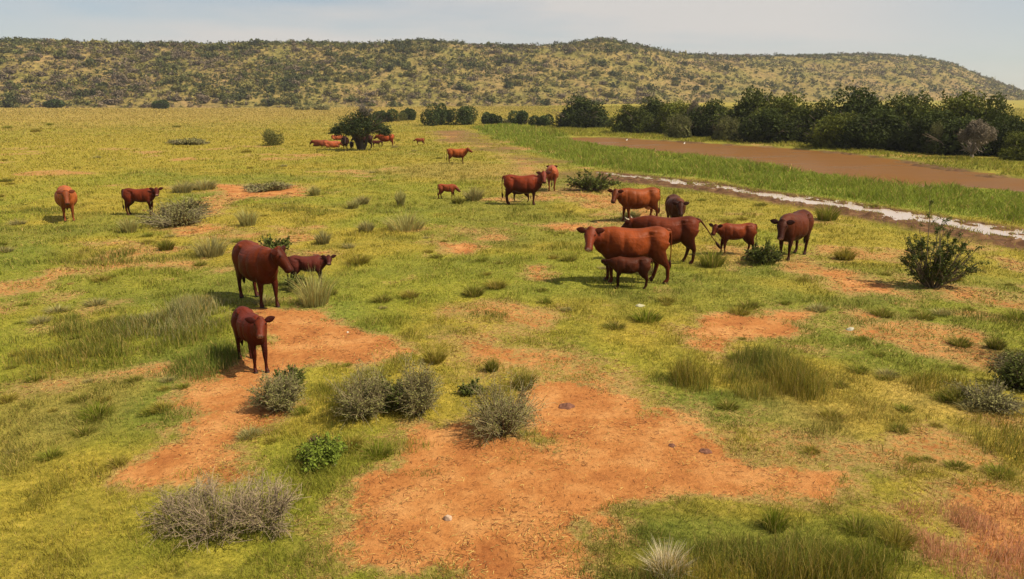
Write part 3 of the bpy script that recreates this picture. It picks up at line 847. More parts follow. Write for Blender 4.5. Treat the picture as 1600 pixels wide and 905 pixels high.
# -- the thicket on the far bank and the trees of the plain
def tree_proto(name, label, cat, seed, leafc, nleaf=8500, leaf=.20, group=None, bare=0, trunk_c=(.11, .085, .06), low=True, lobes=13):
    """unit tree: crown radius 1, height 1 (scaled afterwards); leaf size in units of radius"""
    rs = np.random.default_rng(seed)
    t = thing(name, label, cat, (0, 0, -50), 0, group)
    st, lf = MB(), MB()
    n = 9
    tr = np.array([[[0, 0, -.03], [.01, .01, .12], [.03, 0, .25], [.02, .02, .38]]])
    st.tubes(tr, np.array([[.085, .065, .055, .04]]), trunk_c, 7)
    S = curve_stems(14, .75, .62, .0, 6, .15, rs=rs); S[:, :, 2] += .12
    st.tubes(S, np.linspace(.035, .008, 6)[None, :] * np.ones((14, 1)), vary(trunk_c, 14), 5)
    tw = twigs_from(S, 10, .30, rs=rs)
    st.tubes(tw, .006 if not bare else .008, vary(trunk_c, len(tw)), 3)
    if low: lobes = 22
    a = rs.uniform(0, 6.28, lobes); e = np.arcsin(rs.uniform(.0, 1, lobes)); q = rs.uniform(.45, .72, lobes)
    c = np.stack([np.cos(a) * np.cos(e) * q, np.sin(a) * np.cos(e) * q, np.sin(e) * q * .95 + .10], 1)
    if not low: c[:, 2] = c[:, 2] * .5 + .48
    rad = rs.uniform(.20, .36, lobes) * (1 if low else .85); lob = rs.uniform(.62, 1.35, lobes)
    k = rs.integers(0, lobes, nleaf)
    d = rs.normal(size=(nleaf, 3)); d /= np.linalg.norm(d, axis=1)[:, None]
    d += .16 * np.sin(d[:, [1, 2, 0]] * 11 + seed)          # ragged lobes
    P = c[k] + d * (rad[k] * rs.uniform(.35, 1.05, nleaf) ** .55)[:, None] * np.array([1, 1, .75])
    keep = P[:, 2] > (.02 if low else .25)
    P, k = P[keep], k[keep]
    P[:, 2] *= 1.0 / np.quantile(P[:, 2], .998)
    if low:                                 # dense inside of the crown
        q = rs.normal(size=(900, 3)); q /= np.linalg.norm(q, axis=1)[:, None]; q *= rs.uniform(.2, .62, (900, 1)); q[:, 2] = np.abs(q[:, 2]) * 1.1 + .04
        lf.leaves(q, rs.uniform(.16, .26, 900), vary(leafc, 900) * .9, .1, .8)
    lf.leaves(P, rs.uniform(.35, 1.0, len(P)) * leaf, np.array(leafc) * (lob[k] * rs.uniform(.7, 1.35, len(P)))[:, None], .45, .62)
    st.build('trunk', M_BARK, t); lf.build('crown', M_LEAF, t)
    return t
PT = {
 'dark':  tree_proto('thicket_tree', 'x', 'tree', 21, (.042, .055, .010), leaf=.080, nleaf=12000),
 'dark2': tree_proto('thicket_tree', 'x', 'tree', 35, (.060, .072, .012), leaf=.080, nleaf=12000),
 'mid':   tree_proto('thicket_tree', 'x', 'tree', 22, (.100, .112, .015), leaf=.08, nleaf=10000),
 'light': tree_proto('thicket_tree', 'x', 'tree', 23, (.115, .115, .038), leaf=.08, nleaf=6500),
 'grey':  tree_proto('grey_tree', 'x', 'tree', 24, (.165, .135, .095), leaf=.08, nleaf=7500, bare=1, low=False, trunk_c=(.22, .18, .15)),
}
used = set()
def place_tree(kind, px, top, halfw, base, label, back=0.0, name=None):
    x, y, z = at(px, base); d = math.hypot(x, y)
    k = (d + back) / d; x, y = x * k, y * k; z = gz(x, y); d2 = math.hypot(x, y)
    h = CAMH + slope_px(px, top) * d2 - z
    r = halfw * d2 / F * (1.22 if kind in ('dark', 'dark2', 'mid') and px > 960 else 1.05)
    s = (r, r * .95, h); rz = (px * 1.7 + base) % 6.28
    if kind not in used:
        o = PT[kind]; used.add(kind); o.location = (x, y, z); o.rotation_euler = (0, 0, rz); o.scale = s; o['label'] = label
    else: o = dup(PT[kind], (x, y, z), rz, s, label)
    if name: o.name = name
    return o
for a in [
 ('dark', 905, 150, 52, 200, 'large rounded dark tree standing alone left of the long thicket', 0, 'round_tree'),
 ('dark2', 985, 166, 32, 205, 'small dark tree at the left end of the thicket', 0, None),
 ('dark', 1018, 154, 36, 205, 'dark green tree second from the left end of the thicket', 5, None),
 ('mid', 1052, 160, 34, 208, 'yellowish green tree near the left end of the thicket', 4, None),
 ('light', 1062, 180, 24, 212, 'low pale olive bush in front of the left part of the thicket', 0, None),
 ('grey', 1083, 157, 18, 210, 'greyish half bare small tree in the left part of the thicket', 5, None),
 ('dark', 1112, 158, 38, 212, 'dark tree between the grey bare tree and the tallest left crown', 4, None),
 ('light', 1132, 183, 24, 216, 'small grey green bush on the pond bank in front of the dark trees', 0, None),
 ('dark2', 1168, 141, 44, 215, 'tall dark crown above the middle of the pond', 4, None),
 ('mid', 1222, 148, 42, 218, 'green crown with yellowish top right of the tall dark crown', 5, None),
 ('dark', 1200, 172, 40, 219, 'low dark tree leaning over the far bank at mid pond', 0, None),
 ('dark2', 1272, 158, 40, 222, 'dark tree in the dip of the thicket skyline', 5, None),
 ('mid', 1305, 178, 40, 228, 'leafy green tree close to the water at mid thicket', 0, None),
 ('dark', 1330, 138, 50, 226, 'biggest dark crown right of the dip in the thicket skyline', 6, None),
 ('dark2', 1385, 152, 46, 230, 'dark tree with ragged top right of the biggest crown', 5, None),
 ('dark', 1370, 172, 50, 232, 'shadowy low tree beside the darkest hollow of the thicket', 2, None),
 ('dark2', 1432, 150, 44, 234, 'dark crown left of the grey tree', 6, None),
 ('dark', 1455, 175, 40, 237, 'dark lower tree just left of the grey tree', 3, None),
 ('mid', 1492, 146, 44, 236, 'bright edged green crown above the grey tree', 6, None),
 ('dark2', 1540, 151, 34, 238, 'last tall dark crown before the open field on the right', 6, None),
 ('dark', 1500, 185, 44, 240, 'dark bush filling the shade behind the grey tree', 2.5, None),
 ('grey', 1518, 188, 32, 243, 'grey brown tree with visible trunk in front of the dark thicket', -1, None),
 ('light', 1462, 192, 13, 236, 'tiny pale grey green bush inside the dark hollow', -1, None),
 ('dark', 1572, 182, 34, 241, 'low dark bush where the thicket slopes down on the right', 2, None),
 ('dark2', 1606, 178, 34, 243, 'dark bush cut by the right edge of the picture', 3, None),
 ('mid', 1592, 208, 24, 246, 'small bright green bush low at the right end of the thicket', 0, None),
 ('dark', 1665, 185, 50, 250, 'dark tree continuing the thicket just past the right edge', 2, None),
 ('light', 945, 184, 14, 199, 'small olive bush tucked against the round tree', -1, 'shrub'),
]: place_tree(a[0], a[1], a[2] - (2 if a[1] > 960 and a[0] != 'grey' else 0), a[3] * (1.12 if a[1] > 960 and a[0] != 'grey' else 1), a[4] + (4 if 960 < a[1] < 1700 else 0), a[5], a[6], a[7])

# the shade tree of the plain
def shade_tree():
    x, y, z = at(564, 235); d = math.hypot(x, y); m = d / F
    t = thing('shade_tree', 'dark spreading tree with cattle resting in its shade', 'tree', (x, y, z), 0, None, (1.14, 1.1, 1.06))
    st, lf, gr = MB(), MB(), MB()
    st.tubes(np.array([[[0, 0, -.1], [.05, 0, .5], [.0, .05, 1.1], [.1, 0, 1.9]]]), np.array([[.32, .24, .21, .17]]), (.055, .045, .035), 9)
    st.tubes(np.array([[[.15, 0, -.1], [.45, .1, .6], [.6, .1, 1.3], [1.0, .1, 2.0]], [[-.1, 0, -.1], [-.35, .1, .7], [-.7, 0, 1.4], [-1.1, .1, 2.1]]]), np.array([[.17, .13, .11, .08]] * 2), (.055, .045, .035), 7)
    S = curve_stems(26, 2.1, 2.6, .1, 6, .25); S[:, :, 2] += 1.1
    st.tubes(S, np.linspace(.09, .02, 6)[None, :] * np.ones((26, 1)), vary((.09, .07, .05), 26), 5)
    lob = [(-1.6, 0, 1.85, .95), (-1.0, -.3, 2.5, .95), (-.2, 0, 2.9, 1.0), (.5, .3, 3.0, .95), (1.1, 0, 2.5, .9), (1.75, .1, 1.95, .85), (-.6, -.9, 2.0, .9), (.5, -.8, 2.0, .9), (0, .8, 2.3, 1.0), (-1.2, .7, 2.0, .85), (1.2, .7, 2.1, .85), (-2.1, .1, 1.75, .55), (2.2, -.1, 1.7, .55), (.1, -.4, 2.5, .9)]
    lob = np.array(lob); n = 13000
    k = rng.integers(0, len(lob), n); dd = rng.normal(size=(n, 3)); dd /= np.linalg.norm(dd, axis=1)[:, None]
    dd += .3 * np.sin(dd[:, [1, 2, 0]] * 8)
    P = lob[k, :3] + dd * (lob[k, 3] * rng.uniform(.3, 1.05, n) ** .6)[:, None] * np.array([1, 1, .7])
    P = P[P[:, 2] > 1.25]
    sh = rng.uniform(.7, 1.3, len(lob))[k[:len(P)]][:, None]
    lf.leaves(P, rng.uniform(.08, .17, len(P)), vary((.042, .056, .020), len(P)) * sh, .4, .6)
    S2 = curve_stems(46, .85, 1.2, .05, 5, .1); S2 += np.array([.55, 0, 3.1])
    tw = twigs_from(S2, 9, .3)
    gr.tubes(S2, .02, vary((.15, .13, .11), len(S2)), 3); gr.tubes(tw, .012, vary((.16, .14, .12), len(tw)), 3)
    Pg = along(tw, 1500, .1, jit=.05); gr.leaves(Pg, rng.uniform(.04, .09, len(Pg)), vary((.11, .10, .07), len(Pg)))
    st.build('trunk', M_BARK, t); lf.build('crown', M_LEAF, t)
    g = gr.build('bare_crown_top', M_BARK, t); g['label'] = 'greyish half bare twigs at the top of the crown'
shade_tree()

for a in [
 ('olive_round', 427, 227, 42, 24, 'olive green rounded bush standing alone left of the shade tree'),
 ('round', 678, 196, 52, 34, 'left and larger of two touching dark rounded bushes beyond the shade tree'),
 ('round', 722, 195, 46, 29, 'right one of two touching dark rounded bushes beyond the shade tree'),
 ('round', 767, 194, 27, 18, 'small dark bush alone right of the two touching dark bushes'),
 ('round', 817, 195, 36, 22, 'dark bush at the near edge of the bright green marsh'),
 ('round', 843, 198, 34, 19, 'low dark bush beside the big round tree'),
 ('round', 603, 191, 34, 20, 'dark olive bush just right behind the shade tree'),
 ('olive_round', 620, 190, 22, 16, 'small dull bush in the row behind the shade tree'),
 ('round', 638, 188, 28, 18, 'bush at the right end of the row behind the shade tree'),
 ('low', 790, 192, 40, 6, 'low flat green scrub left of the marsh edge'),
 ('round', 440, 167, 34, 14, 'bush at the foot of the hill left of the shade tree'),
 ('low', 473, 172, 20, 6, 'small flat shrub where plain meets hill above the olive bush'),
 ('low', 503, 172, 22, 8, 'flat shrub just right of the smallest one at the hill foot'),
 ('round', 252, 170, 30, 12, 'dark shrub at the hill foot above the standing young cow'),
 ('round', 88, 169, 26, 11, 'dark shrub at the hill foot near the left edge'),
 ('round', 130, 166, 32, 14, 'broad dark shrub at the hill foot second from the left edge'),
 ('leafy', 925, 297, 78, 26, 'low dark green bush beside the muddy track'),
 ('low', 275, 352, 78, 34, 'greyish low shrub in front of the young dark cow at left'),
 ('low', 292, 336, 50, 30, 'greener low shrub just behind the greyish one at left'),
 ('low', 418, 297, 62, 13, 'flat grey green shrub growing in the far red patch'),
 ('leafy', 427, 396, 44, 24, 'dark shrub behind the back of the large dark cow'),
 ('leafy', 463, 452, 34, 24, 'dark shrub under the muzzle of the large dark cow'),
 ('low', 295, 226, 44, 10, 'grey brown flat shrub far out on the left plain'),
 ('leafy', 1193, 412, 48, 30, 'dark green bush in front of the dark cow facing the camera'),
 ('twiggy', 436, 640, 74, 62, 'grey green shrub right in front of the lone standing calf'),
 ('leafy', 452, 606, 44, 34, 'dark green bush behind the shrub near the lone calf'),
 ('twiggy', 572, 650, 84, 84, 'purplish brown twiggy shrub left of centre foreground'),
 ('leafy', 615, 640, 60, 52, 'dark green leafy bush in the middle of the foreground scrub'),
 ('twiggy', 655, 645, 60, 92, 'tall thin pale twiggy shrub in the foreground scrub'),
 ('twiggy', 786, 676, 112, 96, 'big round grey green twiggy bush at the edge of the red soil'),
 ('leafy', 735, 615, 34, 20, 'small dark shrub left behind the big grey green bush'),
 ('weed', 505, 722, 72, 50, 'broad leaved green weeds left of the small red hollow'),
 ('dead', 285, 812, 84, 56, 'leftmost and lowest grey dry scrub bush in the lower left foreground'),
 ('dead', 345, 826, 110, 78, 'middle grey dry scrub bush in the lower left foreground'),
 ('dead', 415, 818, 96, 82, 'right and tallest grey dry scrub bush in the lower left foreground'),
 ('low', 1540, 632, 84, 34, 'dull green low shrub near the right edge of the foreground'),
 ('leafy', 1590, 606, 50, 44, 'dark green shrub on the right edge in shadow'),
 ('low', 1590, 575, 60, 24, 'flat dark shrub in the shadow at the right edge'),
 ('leafy', 1690, 572, 130, 150, 'bush standing just past the right edge that casts a shadow'),
]: shrub('shrub', a[5], 'shrub', *a[1:5], a[0])

# the upright bush by the puddle strip
def big_bush():
    x, y, z = at(1456, 449); d = math.hypot(x, y); m = d / F
    t = thing('upright_bush', 'tall dark green upright bush with open twiggy right side by the wet strip', 'bush', (x, y, z - .02))
    st, lf = MB(), MB()
    n = 46; S = curve_stems(n, .62, 1.72, .08, 8, .05)
    S[:, :, 0] *= 1.05
    n2 = 13; a = rng.uniform(-.5, .5, n2)
    tt = np.linspace(0, 1, 8)[None, :]
    L = rng.uniform(.8, 1.15, n2)[:, None]; e = rng.uniform(.45, 1.0, n2)[:, None]
    S2 = np.stack([.1 + np.cos(a)[:, None] * np.cos(e) * L * tt, np.sin(a)[:, None] * L * tt * .8, np.sin(e) * L * tt + .12 * tt ** 2], -1)
    S2 += np.cumsum(rng.normal(size=S2.shape) * .012, axis=1)
    n3 = 7; a = rng.uniform(2.6, 3.6, n3); e = rng.uniform(.8, 1.2, n3)[:, None]; L = rng.uniform(.8, 1.2, n3)[:, None]
    S3 = np.stack([-.1 + np.cos(a)[:, None] * np.cos(e) * L * tt, np.sin(a)[:, None] * L * tt * .6, np.sin(e) * L * tt], -1)
    for s_ in (S, S2, S3):
        st.tubes(s_, np.linspace(.017, .005, 8)[None, :] * np.ones((len(s_), 1)), vary((.13, .10, .065), len(s_)), 5)
        tw = twigs_from(s_, 7, .22)
        st.tubes(tw, .0042, vary((.13, .10, .065), len(tw)), 3)
        top = along(tw, 420 * len(s_), .05, jit=.03)
        f = (top[:, 2] / 1.7)
        keep = rng.uniform(size=len(top)) < np.clip(.45 + f, 0, 1)
        top = top[keep]
        cl = fbm(top[:, 0] + 9, top[:, 2] + 4, .16, 2, 71)
        top = top[cl > .40]; cl = cl[cl > .40]
        lf.leaves(top, rng.uniform(.028, .065, len(top)), vary((.070, .086, .018), len(top)) * (.6 + cl[:, None] * .9), .4, .55)
    st.build('stems', M_BARK, t); lf.build('foliage', M_LEAF, t)
big_bush()

for a in [
 (285, 301, 40, 20, 'grey', 'dark grey tuft left of the big far red patch'),
 (318, 296, 52, 20, 'grey', 'loose grey tuft touching the left tip of the far red patch'),
 (1040, 898, 96, 66, 'cream', 'pale cream dry grass clump at the bottom edge'),
 (202, 363, 30, 26, 'pale', 'pale spiky tuft at the hind feet of the young dark cow on the left'),
 (330, 400, 60, 38, 'grey', 'grey green bushy tuft left of the large dark cow'),
 (387, 353, 36, 32, 'pale', 'pale spiky tuft beside the thin red patch at left'),
 (260, 391, 30, 20, 'dark', 'small dark tuft between the two left red patches'),
 (505, 381, 30, 26, 'grey', 'grey upright tuft above the calf beside the large dark cow'),
 (492, 476, 74, 66, 'pale', 'big pale arching tuft in front of the calf with the large dark cow'),
 (566, 319, 28, 16, 'grey', 'small grey tuft left of the reddish calf'),
 (552, 326, 22, 18, 'pale', 'small pale tuft left of the smallest grey one in mid plain'),
 (572, 362, 34, 22, 'grey', 'low grey tuft left of the big pale grass bush'),
 (634, 359, 86, 36, 'pale', 'wide pale grass bush in the middle of the plain'),
 (626, 322, 18, 30, 'pale', 'narrow upright pale tuft behind the wide pale grass bush'),
 (740, 313, 40, 26, 'grey', 'grey arching tuft between the reddish calf and the dark cow'),
 (716, 318, 26, 14, 'dark', 'dark little tuft under the head of the reddish calf'),
 (492, 306, 20, 18, 'pale', 'pale tuft at the right end of the far red patch'),
 (1112, 416, 50, 34, 'green', 'green tuft between the brown calf and the switching tail'),
 (1292, 344, 42, 30, 'green', 'green tuft at the edge of the mud behind the dark facing cow'),
 (1320, 405, 38, 22, 'olive', 'olive tuft between the dark facing cow and the upright bush'),
 (985, 342, 40, 20, 'pale', 'pale grassy tuft at the forefeet of the light brown cow'),
 (680, 565, 52, 30, 'olive', 'olive tuft right of the path of red soil'),
 (769, 580, 30, 28, 'dark', 'dark tuft on the reddish saddle in the middle foreground'),
 (818, 606, 50, 42, 'dark', 'dark green tuft behind the big grey green bush'),
 (590, 712, 70, 30, 'lime', 'bright yellow green tuft left of the small red hollow'),
 (548, 700, 60, 26, 'olive', 'olive tuft between the broad weeds and the bright tuft'),
 (493, 698, 22, 26, 'purple', 'dark purplish dry plant among the broad leaved weeds'),
 (1210, 826, 56, 50, 'lime', 'bright green upright tuft low in the right foreground'),
 (1400, 850, 70, 40, 'olive', 'olive tuft between the green bank and the dry pink grass'),
 (1340, 830, 60, 32, 'green', 'green tuft in the lower right foreground bank'),
 (1010, 500, 70, 24, 'lime', 'soft yellow green tuft right below the suckling calf'),
 (960, 512, 50, 14, 'dark', 'dark flat tuft below the suckling calf'),
 (740, 462, 46, 22, 'dark', 'dark tuft in the open grass at the picture centre'),
 (775, 450, 46, 18, 'olive', 'olive tuft right of the central dark tuft'),
 (560, 412, 50, 20, 'olive', 'olive tuft right of the calf looking over the large cow'),
 (1500, 540, 40, 16, 'dark', 'dark tuft at the tip of the shadow on the right'),
 (1495, 628, 50, 28, 'dark', 'dark tuft left of the low shrub near the right edge'),
 (1555, 545, 30, 20, 'dark', 'dark small tuft just below the long shadow at right'),
 (152, 650, 60, 24, 'lime', 'soft lime tuft in the left foreground grass'),
 (640, 465, 40, 16, 'olive', 'olive tuft in the grass right of the pale arching tuft'),
]: tuft(a[0], a[1], a[2], a[3], a[4], a[5])

# small tufts dotted over the plain, shared meshes
def small_tufts():
    pro = [tuft_mesh(k, .5, .24, 300, 900 + i, .010).mesh('grass_tuft', M_GRASS) for i, k in enumerate(['dark', 'olive', 'green', 'grey'])]
    nm = ['dark', 'olive', 'fresh green', 'greyish']
    cnt = 0
    while cnt < 170:
        py = 185 + (rng.uniform() ** 1.1) * 560; px = rng.uniform(-5, 1605)
        x, y, z = at(px, py)
        X, Y = np.array([x]), np.array([y])
        if water_depth(X, Y)[0] > .02 or soil(X, Y)[0] > .45 or sdf_box(REED, X, Y, 2)[0] > -.5 or sdf_box(MUD, X, Y, 2)[0] > -.3 or sdf_box(FARBANK, X, Y, 2)[0] > -1 : continue
        if fbm(X, Y, 6, 3, 811)[0] < .46: continue
        k = int(rng.integers(0, 4)); d = math.hypot(x, y)
        o = bpy.data.objects.new('grass_tuft', pro[k]); COL.objects.link(o)
        s = rng.uniform(.45, 1.45) * (.6 if d < 16 else .85) * (1 + max(0, d - 30) / 60)
        o.location = (x, y, z - .01); o.scale = (s * 1.3, s * 1.2, s * .9); o.rotation_euler = (0, 0, rng.uniform(0, 6.28))
        tag(o, nm[k] + ' little tuft among many dotted over the plain', 'grass tuft', nm[k] + ' little tufts dotted over the plain')
        cnt += 1
small_tufts()

# ------------------------------------------------------------ cattle
def hide_mat():
    m, t, out = newmat('cattle_hide'); L = t.links.new
    a = t.nodes.new('ShaderNodeAttribute'); a.attribute_name = 'tint'
    tc_ = t.nodes.new('ShaderNodeTexCoord')
    n = t.nodes.new('ShaderNodeTexNoise'); n.inputs['Scale'].default_value = 4; n.inputs['Detail'].default_value = 8; n.inputs['Roughness'].default_value = .65
    L(tc_.outputs['Object'], n.inputs[0])
    r = t.nodes.new('ShaderNodeValToRGB'); r.color_ramp.elements[0].position = .3; r.color_ramp.elements[0].color = (.72, .72, .72, 1)
    r.color_ramp.elements[1].position = .7; r.color_ramp.elements[1].color = (1.22, 1.22, 1.22, 1); L(n.outputs[0], r.inputs[0])
    x = t.nodes.new('ShaderNodeMix'); x.data_type = 'RGBA'; x.blend_type = 'MULTIPLY'; x.inputs[0].default_value = 1
    L(a.outputs['Color'], x.inputs[6]); L(r.outputs[0], x.inputs[7])
    p = t.nodes.new('ShaderNodeBsdfPrincipled'); p.inputs['Roughness'].default_value = .5; p.inputs['Specular IOR Level'].default_value = .10
    L(x.outputs[2], p.inputs['Base Color'])
    n2 = t.nodes.new('ShaderNodeTexNoise'); n2.inputs['Scale'].default_value = 26; n2.inputs['Detail'].default_value = 6; L(tc_.outputs['Object'], n2.inputs[0])
    bp = t.nodes.new('ShaderNodeBump'); bp.inputs['Strength'].default_value = .5; bp.inputs['Distance'].default_value = .02
    L(n2.outputs[0], bp.inputs['Height']); L(bp.outputs[0], p.inputs['Normal'])
    L(p.outputs[0], out.inputs[0]); return m
M_HIDE = hide_mat()
M_HORN = foliage_mat('horn', 0, .4, .4)

def ring_loft(V, Fc, C, A, B, ra, rb, k=18, pw=2.0, rbt=None):
    """closed loft: centres C (n,3), side axes A, up axes B, half sizes ra, rb (rbt = half size below)"""
    n = len(C); base = len(V)
    for i in range(n):
        for j in range(k):
            a = 2 * math.pi * j / k; c, s = math.cos(a), math.sin(a)
            e = 2.0 / pw
            cc = math.copysign(abs(c) ** e, c); ss = math.copysign(abs(s) ** e, s)
            rr = rb[i] if s >= 0 or rbt is None else rbt[i]
            V.append(tuple(np.asarray(C[i]) + np.asarray(A[i]) * cc * ra[i] + np.asarray(B[i]) * ss * rr))
    for i in range(n - 1):
        for j in range(k):
            j2 = (j + 1) % k
            Fc.append((base + i * k + j, base + i * k + j2, base + (i + 1) * k + j2, base + (i + 1) * k + j))
    Fc.append(tuple(base + j for j in range(k))[::-1])
    Fc.append(tuple(base + (n - 1) * k + j for j in range(k)))
def path_loft(V, Fc, pts, ra, rb, k=14, up=(0, 0, 1)):
    pts = np.asarray(pts, float); T = np.gradient(pts, axis=0)
    T /= np.linalg.norm(T, axis=1)[:, None]
    A, B = [], []
    for t in T:
        u = np.asarray(up, float)
        if abs(np.dot(u, t)) > .95: u = np.array([1., 0, 0])
        a = np.cross(t, u); a /= np.linalg.norm(a); b = np.cross(a, t); A.append(a); B.append(b)
    ring_loft(V, Fc, pts, A, B, ra, rb, k)
def resample(pts, vals, n):
    pts = np.asarray(pts, float); vals = [np.asarray(v, float) for v in vals]
    t = np.linspace(0, 1, len(pts)); u = np.linspace(0, 1, n)
    # Catmull-Rom
    def cr_(P):
        P = np.asarray(P, float); one = P.ndim == 1
        if one: P = P[:, None]
        Q = np.vstack([2 * P[0] - P[1], P, 2 * P[-1] - P[-2]]); out = []
        for uu in u:
            x = uu * (len(P) - 1); i = min(int(x), len(P) - 2); f = x - i
            p0, p1, p2, p3 = Q[i], Q[i + 1], Q[i + 2], Q[i + 3]
            out.append(.5 * ((2 * p1) + (-p0 + p2) * f + (2 * p0 - 5 * p1 + 4 * p2 - p3) * f * f + (-p0 + 3 * p1 - 3 * p2 + p3) * f ** 3))
        out = np.array(out); return out[:, 0] if one else out
    return cr_(pts), [cr_(v) for v in vals]

def cattle(label, px, py, phi, height, color, calf=False, ne=22, ny=0, hy=0, hp=-48, dark=.5, headdark=.6, muzzle=(.05, .03, .025),
           tail=(0, 0), gait=(0, 0, 0, 0), lying=False, udder=False, horns=False, fat=1.0, cat=None, name=None, vox=.024, face=None, off=(0, 0)):
    """model units: withers ~1.33, x forward. phi heading in degrees (0 right, 90 away, -90 to camera)"""
    V, Fc = [], []
    up = np.array([0., 0, 1]); sc = height / 1.33
    lift = .13 if calf else 0.0; wf = (.82 if calf else 1.0) * fat
    dz = -.56 if lying else 0.0
    sec = [  # x, top, bottom, half width
        (-.86, 1.17, 1.03, .07), (-.82, 1.25, .95, .15), (-.72, 1.31, .82, .225), (-.55, 1.345, .72, .275), (-.36, 1.335, .655, .255), (-.12, 1.31, .575, .34),
        (.14, 1.30, .54, .365), (.38, 1.315, .55, .325), (.56, 1.335, .565, .275), (.70, 1.31, .57, .235), (.82, 1.22, .67, .185), (.90, 1.10, .76, .11)]
    fx = .86 if calf else .90; xs = [s[0] * fx for s in sec]; tops = [s[1] + dz for s in sec]; bots = [s[2] - .035 + lift + dz for s in sec]; hw = [s[3] * wf for s in sec]
    if lying: bots = [max(b, -.02) for b in bots]; hw = [h * 1.15 for h in hw]
    zc = [b + (t - b) * .52 for t, b in zip(tops, bots)]
    c3 = [(x, 0, z) for x, z in zip(xs, zc)]
    c3, (hw_, tu, tb) = resample(c3, [hw, [t - z for t, z in zip(tops, zc)], [z - b for z, b in zip(zc, bots)]], 30)
    n = len(c3)
    ring_loft(V, Fc, c3, [(0, 1, 0)] * n, [(0, 0, 1)] * n, hw_, tu, 26, 2.25, tb)
    # ridge of the shoulders and hips
    for sx, sz, sy, r1, r2, r3 in ((.53 * fx, .98, .175, .16, .085, .27), (-.56 * fx, 1.04, .17, .24, .115, .24)):
        for s in (-1, 1):
            C = [(sx + (i - 3) / 3 * r1 * .98, s * sy * wf, sz + dz) for i in range(7)]
            rr = [math.sqrt(max(1e-3, 1 - ((i - 3) / 3 * .98) ** 2)) for i in range(7)]
            ring_loft(V, Fc, C, [(0, 1, 0)] * 7, [(0, 0, 1)] * 7, [r2 * q for q in rr], [r3 * q for q in rr], 12)
    for hx, hy_, hz, hr in ((-.40, .185, 1.245, .050), (-.76, .11, 1.11, .050), (-.84, .0, 1.205, .05), (.60, 0, 1.305, .05)):
        for s in (-1, 1):
            C = [(hx * fx + (i - 3) / 3 * hr * 1.9, s * hy_ * wf, hz + dz) for i in range(7)]
            rr = [math.sqrt(max(1e-3, 1 - ((i - 3) / 3 * .98) ** 2)) * hr for i in range(7)]
            ring_loft(V, Fc, C, [(0, 1, 0)] * 7, [(0, 0, 1)] * 7, rr, rr, 10)
            if hy_ == 0: break
    # neck
    B0 = np.array([.50 * fx, 0, 1.02 + dz]); ne_, ny_ = R(ne), R(ny)
    nl = .47 if not calf else .38
    D = np.array([math.cos(ne_) * math.cos(ny_), math.cos(ne_) * math.sin(ny_), math.sin(ne_)])
    B1 = np.array([.74 * fx, 0, 1.07 + dz]); P = B1 + D * nl
    D0 = np.array([1, 0, .1])
    pts = [B0, B1 * .999, B1 + D0 * nl * .18 + D * nl * .18, B1 + D * nl * .66 + D0 * nl * .05, P]
    th = .9 if calf else 1.0
    pts, (na, nb) = resample(pts, [[.22 * wf, .205 * wf, .165 * wf, .115, .090], [.29 * th, .28 * th, .235 * th, .165 * th, .115]], 14)
    path_loft(V, Fc, pts, na, nb, 16)
    # dewlap under the neck
    if not calf:
        dl, (da, db) = resample([pts[2] - up * .20, pts[5] - up * .22, pts[8] - up * .17, pts[11] - up * .10], [[.055, .05, .04, .03], [.20, .18, .13, .06]], 8)
        path_loft(V, Fc, dl, da, db, 10)
    # head
    hk = (1.14 if calf else 1.16); hyr, hpr = R(hy), R(hp)
    hd = np.array([math.cos(hpr) * math.cos(hyr), math.cos(hpr) * math.sin(hyr), math.sin(hpr)])
    hs = np.array([-math.sin(hyr), math.cos(hyr), 0.]); hu = np.cross(hd, hs)
    if hu[2] < 0: hu = -hu
    H0 = P + up * .05 - hd * .02
    hl = .47 if not calf else .38
    hsec = [(-.10, .060, .06), (-.03, .100, .095), (.06, .122, .128), (.17, .128, .140), (.27, .104, .126), (.40, .082, .110), (.50, .076, .096), (.60, .086, .092), (.655, .078, .078), (.678, .045, .045)]
    tt_ = [a[0] / .60 * hl * .86 for a in hsec]
    Hc = [H0 + hd * t_ * hk - hu * (a[2] * .55) * hk for t_, a in zip(tt_, hsec)]
    ring_loft(V, Fc, Hc, [hs] * len(Hc), [hu] * len(Hc), [a[1] * hk for a in hsec], [a[2] * hk * .92 for a in hsec], 16, 2.2)
    C = [H0 - hd * .03 + hs * (i - 3) / 3 * .07 + hu * .02 for i in range(7)]; rr = [math.sqrt(max(1e-3, 1 - ((i - 3) / 3 * .98) ** 2)) * .055 for i in range(7)]
    ring_loft(V, Fc, C, [hd] * 7, [hu] * 7, rr, rr, 10)
    muz = H0 + hd * hl * .93 * hk - hu * .04
    # legs
    def leg(pts_, ra_, rb_):
        p_, (a_, b_) = resample(pts_, [ra_, rb_], 18)
        path_loft(V, Fc, p_, a_, b_, 12, up=(1, 0, 0))
    lt = .84 if calf else 1.0
